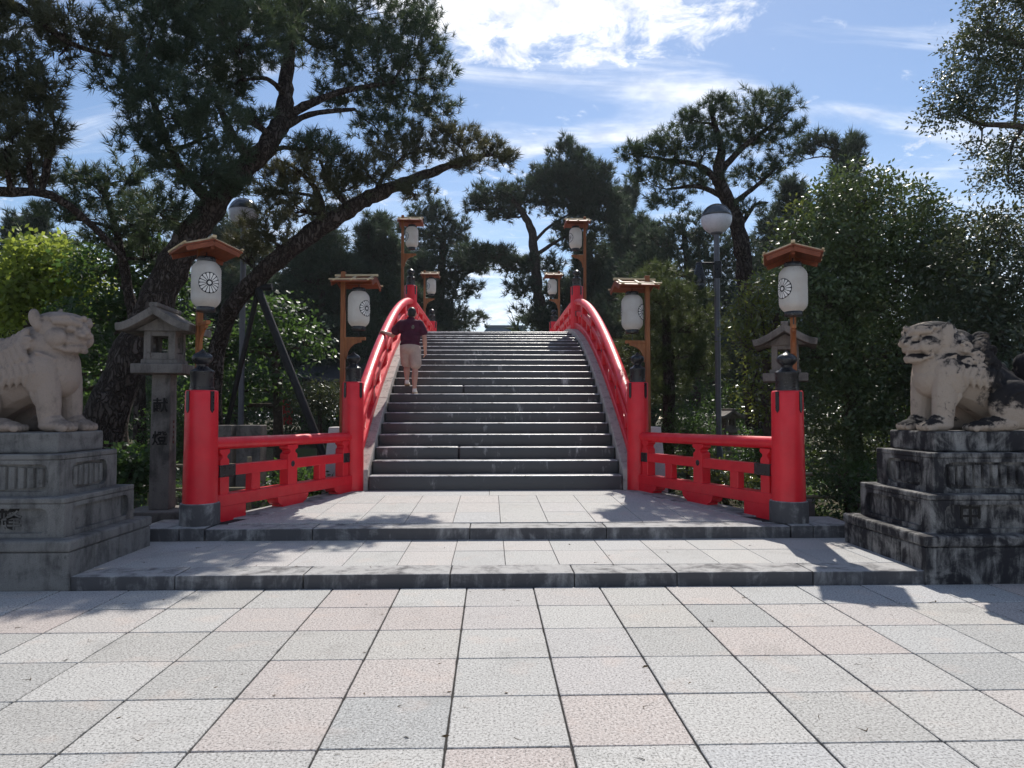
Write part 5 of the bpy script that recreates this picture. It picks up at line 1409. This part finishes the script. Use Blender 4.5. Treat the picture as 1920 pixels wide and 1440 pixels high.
for (px_, py_, rx_, rz_, Y, mt, tm, l) in (
        (600, 745, 70, 30, 14.6, LEAF_O, LT_SMALL, 'spreading juniper like shrub under the small pavilion roof'),
        (690, 790, 40, 40, 14.9, LEAF_D, LT_GLOSS, 'small shrub tucked beside the left inner red post'),
        (245, 880, 55, 36, 10.4, LEAF_D, LT_MAPLE, 'leafy green shrub between the left pedestal and the stone lantern'),
        (1590, 905, 60, 40, 9.6, LEAF_D, LT_GLOSS, 'leafy shrub under the bamboo rail by the black stained pedestal'),
        (1360, 895, 70, 26, 11.4, LEAF_Y, LT_GLOSS, 'sunlit low shrub seen under the right red fence'),
        (560, 905, 60, 26, 11.6, LEAF_D, LT_GLOSS, 'low shrub seen under the left red fence'),
        (320, 820, 60, 60, 13.5, LEAF_D, LT_SMALL, 'dark shrub at the foot of the leaning pine trunk'),
        (1290, 820, 60, 60, 14.3, LEAF_D, LT_SMALL, 'dark shrub behind the right fence near the lamp pole'),
        (1440, 860, 80, 60, 13.2, LEAF_D, LT_SMALL, 'dark shrub beneath the yellowish evergreen'),
        (1120, 800, 40, 40, 14.8, LEAF_D, LT_SMALL, 'small dark shrub behind the right bridge railing')):
    tree('garden_shrub', l, 'shrub', [(px_, py_ + rz_, Y, .04), (px_, py_, Y, .03)], [(px_ - rx_ * .4, py_, rx_ * .6, rz_ * .8), (px_ + rx_ * .4, py_ + 4, rx_ * .6, rz_ * .8), (px_, py_ - rz_ * .3, rx_ * .6, rz_ * .7), (px_, py_ + rz_ * .5, rx_ * .8, rz_ * .6)],
         kind='leaf', bark=BARK_S, leaves=tm, mat=mt, group=GS, dens=1.2, Yd=Y)

# the wood that closes the view: one mass
pos, dirs, scl = [], [], []
for q in range(115):
    x = rng.uniform(-75, 75); y = rng.uniform(50, 68)
    if -5.5 < x < 4.0: continue
    h = rng.uniform(7, 13) if abs(x) > 9 else rng.uniform(6, 9)
    m = 170
    u = norm(rng.normal(size=(m, 3))); r = rng.random(m)[:, None] ** .4
    zc = h * (.25 + .6 * rng.random(m))
    pp = np.stack([x + u[:, 0] * 2.6, y + u[:, 1] * 2.6, zc + u[:, 2] * h * .18], -1)
    pos.append(pp); dirs.append(u * .6 + [0, 0, .6]); scl.append(1.4 + rng.random(m))
pos = np.concatenate(pos); dirs = np.concatenate(dirs); scl = np.concatenate(scl)
V, F = scatter(PT_FAR, pos, dirs, scl * 1.7)
put('far_wood', tri_mesh('far_wood', V, F), None, NEEDLE_F, kind='stuff')
# dense undergrowth along the far bank
m = 6500
x = rng.uniform(-34, 34, m); y = rng.uniform(32.2, 36.0, m)
hmax = np.array([1.6 + 3.4 * max(0, .5 + noise.noise(Vector((a * .22, b * .2, 7)))) for a, b in zip(x, y)])
z = hmax * rng.random(m) ** .7; keep = np.abs(x - .1) > 3.0
pos = np.stack([x, y, z], -1)[keep]
V, F = scatter(LT_BIG, pos, rng.normal(size=(len(pos), 3)) * .5 + [0, -.3, .6], .9 + .6 * rng.random(len(pos)))
put('far_undergrowth', tri_mesh('far_undergrowth', V, F), None, LEAF_D, kind='stuff')
# low plants on the garden soil
pos = []
while len(pos) < 2600:
    x, y = rng.uniform(-14, 14), rng.uniform(8.8, 15.4)
    if abs(x) < (hw(min(y, 11.7)) + .4) or (abs(x) < 6.9 and y < 9.2 and False): continue
    if noise.noise(Vector((x * .6, y * .6, 3))) < -.05: continue
    pos.append((x, y, .02))
pos = np.array(pos)
V, F = scatter(LT_GLOSS, pos, np.tile([0, 0, 1.], (len(pos), 1)) + rng.normal(size=(len(pos), 3)) * .2, .7 + .5 * rng.random(len(pos)))
put('ground_cover', tri_mesh('ground_cover', V, F), None, LEAF_D, kind='stuff')


# ------------------------------------------------------------------ bright summer haze
hz = bpy.data.materials.new("summer haze"); hz.use_nodes = True; hz.node_tree.nodes.clear()
ho = hz.node_tree.nodes.new('ShaderNodeOutputMaterial'); hv = hz.node_tree.nodes.new('ShaderNodeVolumePrincipled')
hv.inputs['Color'].default_value = (.92, .95, 1, 1); hv.inputs['Density'].default_value = .0003; hv.inputs['Anisotropy'].default_value = .3
hz.node_tree.links.new(hv.outputs[0], ho.inputs['Volume'])
MB().span(-160, 160, -70, 160, -3.2, 26).build('haze', hz, kind='stuff')

pos = []
for q in range(150):
    x, y = rng.uniform(-6, 6), rng.uniform(2.8, 8.1)
    if abs(x) > 3.6 and y > 6.4: continue
    pos.append((x, y, .119 if y > 6.6 else .004))
pos = np.array(pos)
one = [leaf_template(1, .035, .013, .004, q, 0, 1.0) for q in range(3)] + [tuft_template(2, .05, .004, 85, 92, .002, q) for q in range(4)]
V, F = scatter(one, pos, np.tile([0, 0, 1.], (len(pos), 1)) + rng.normal(size=(len(pos), 3)) * .05, .6 + .8 * rng.random(len(pos)))
put('leaf_litter', tri_mesh('leaf_litter', V, F), None, mat_plain("dry brown leaf litter", (.10, .07, .04), .9, .1), kind='stuff')
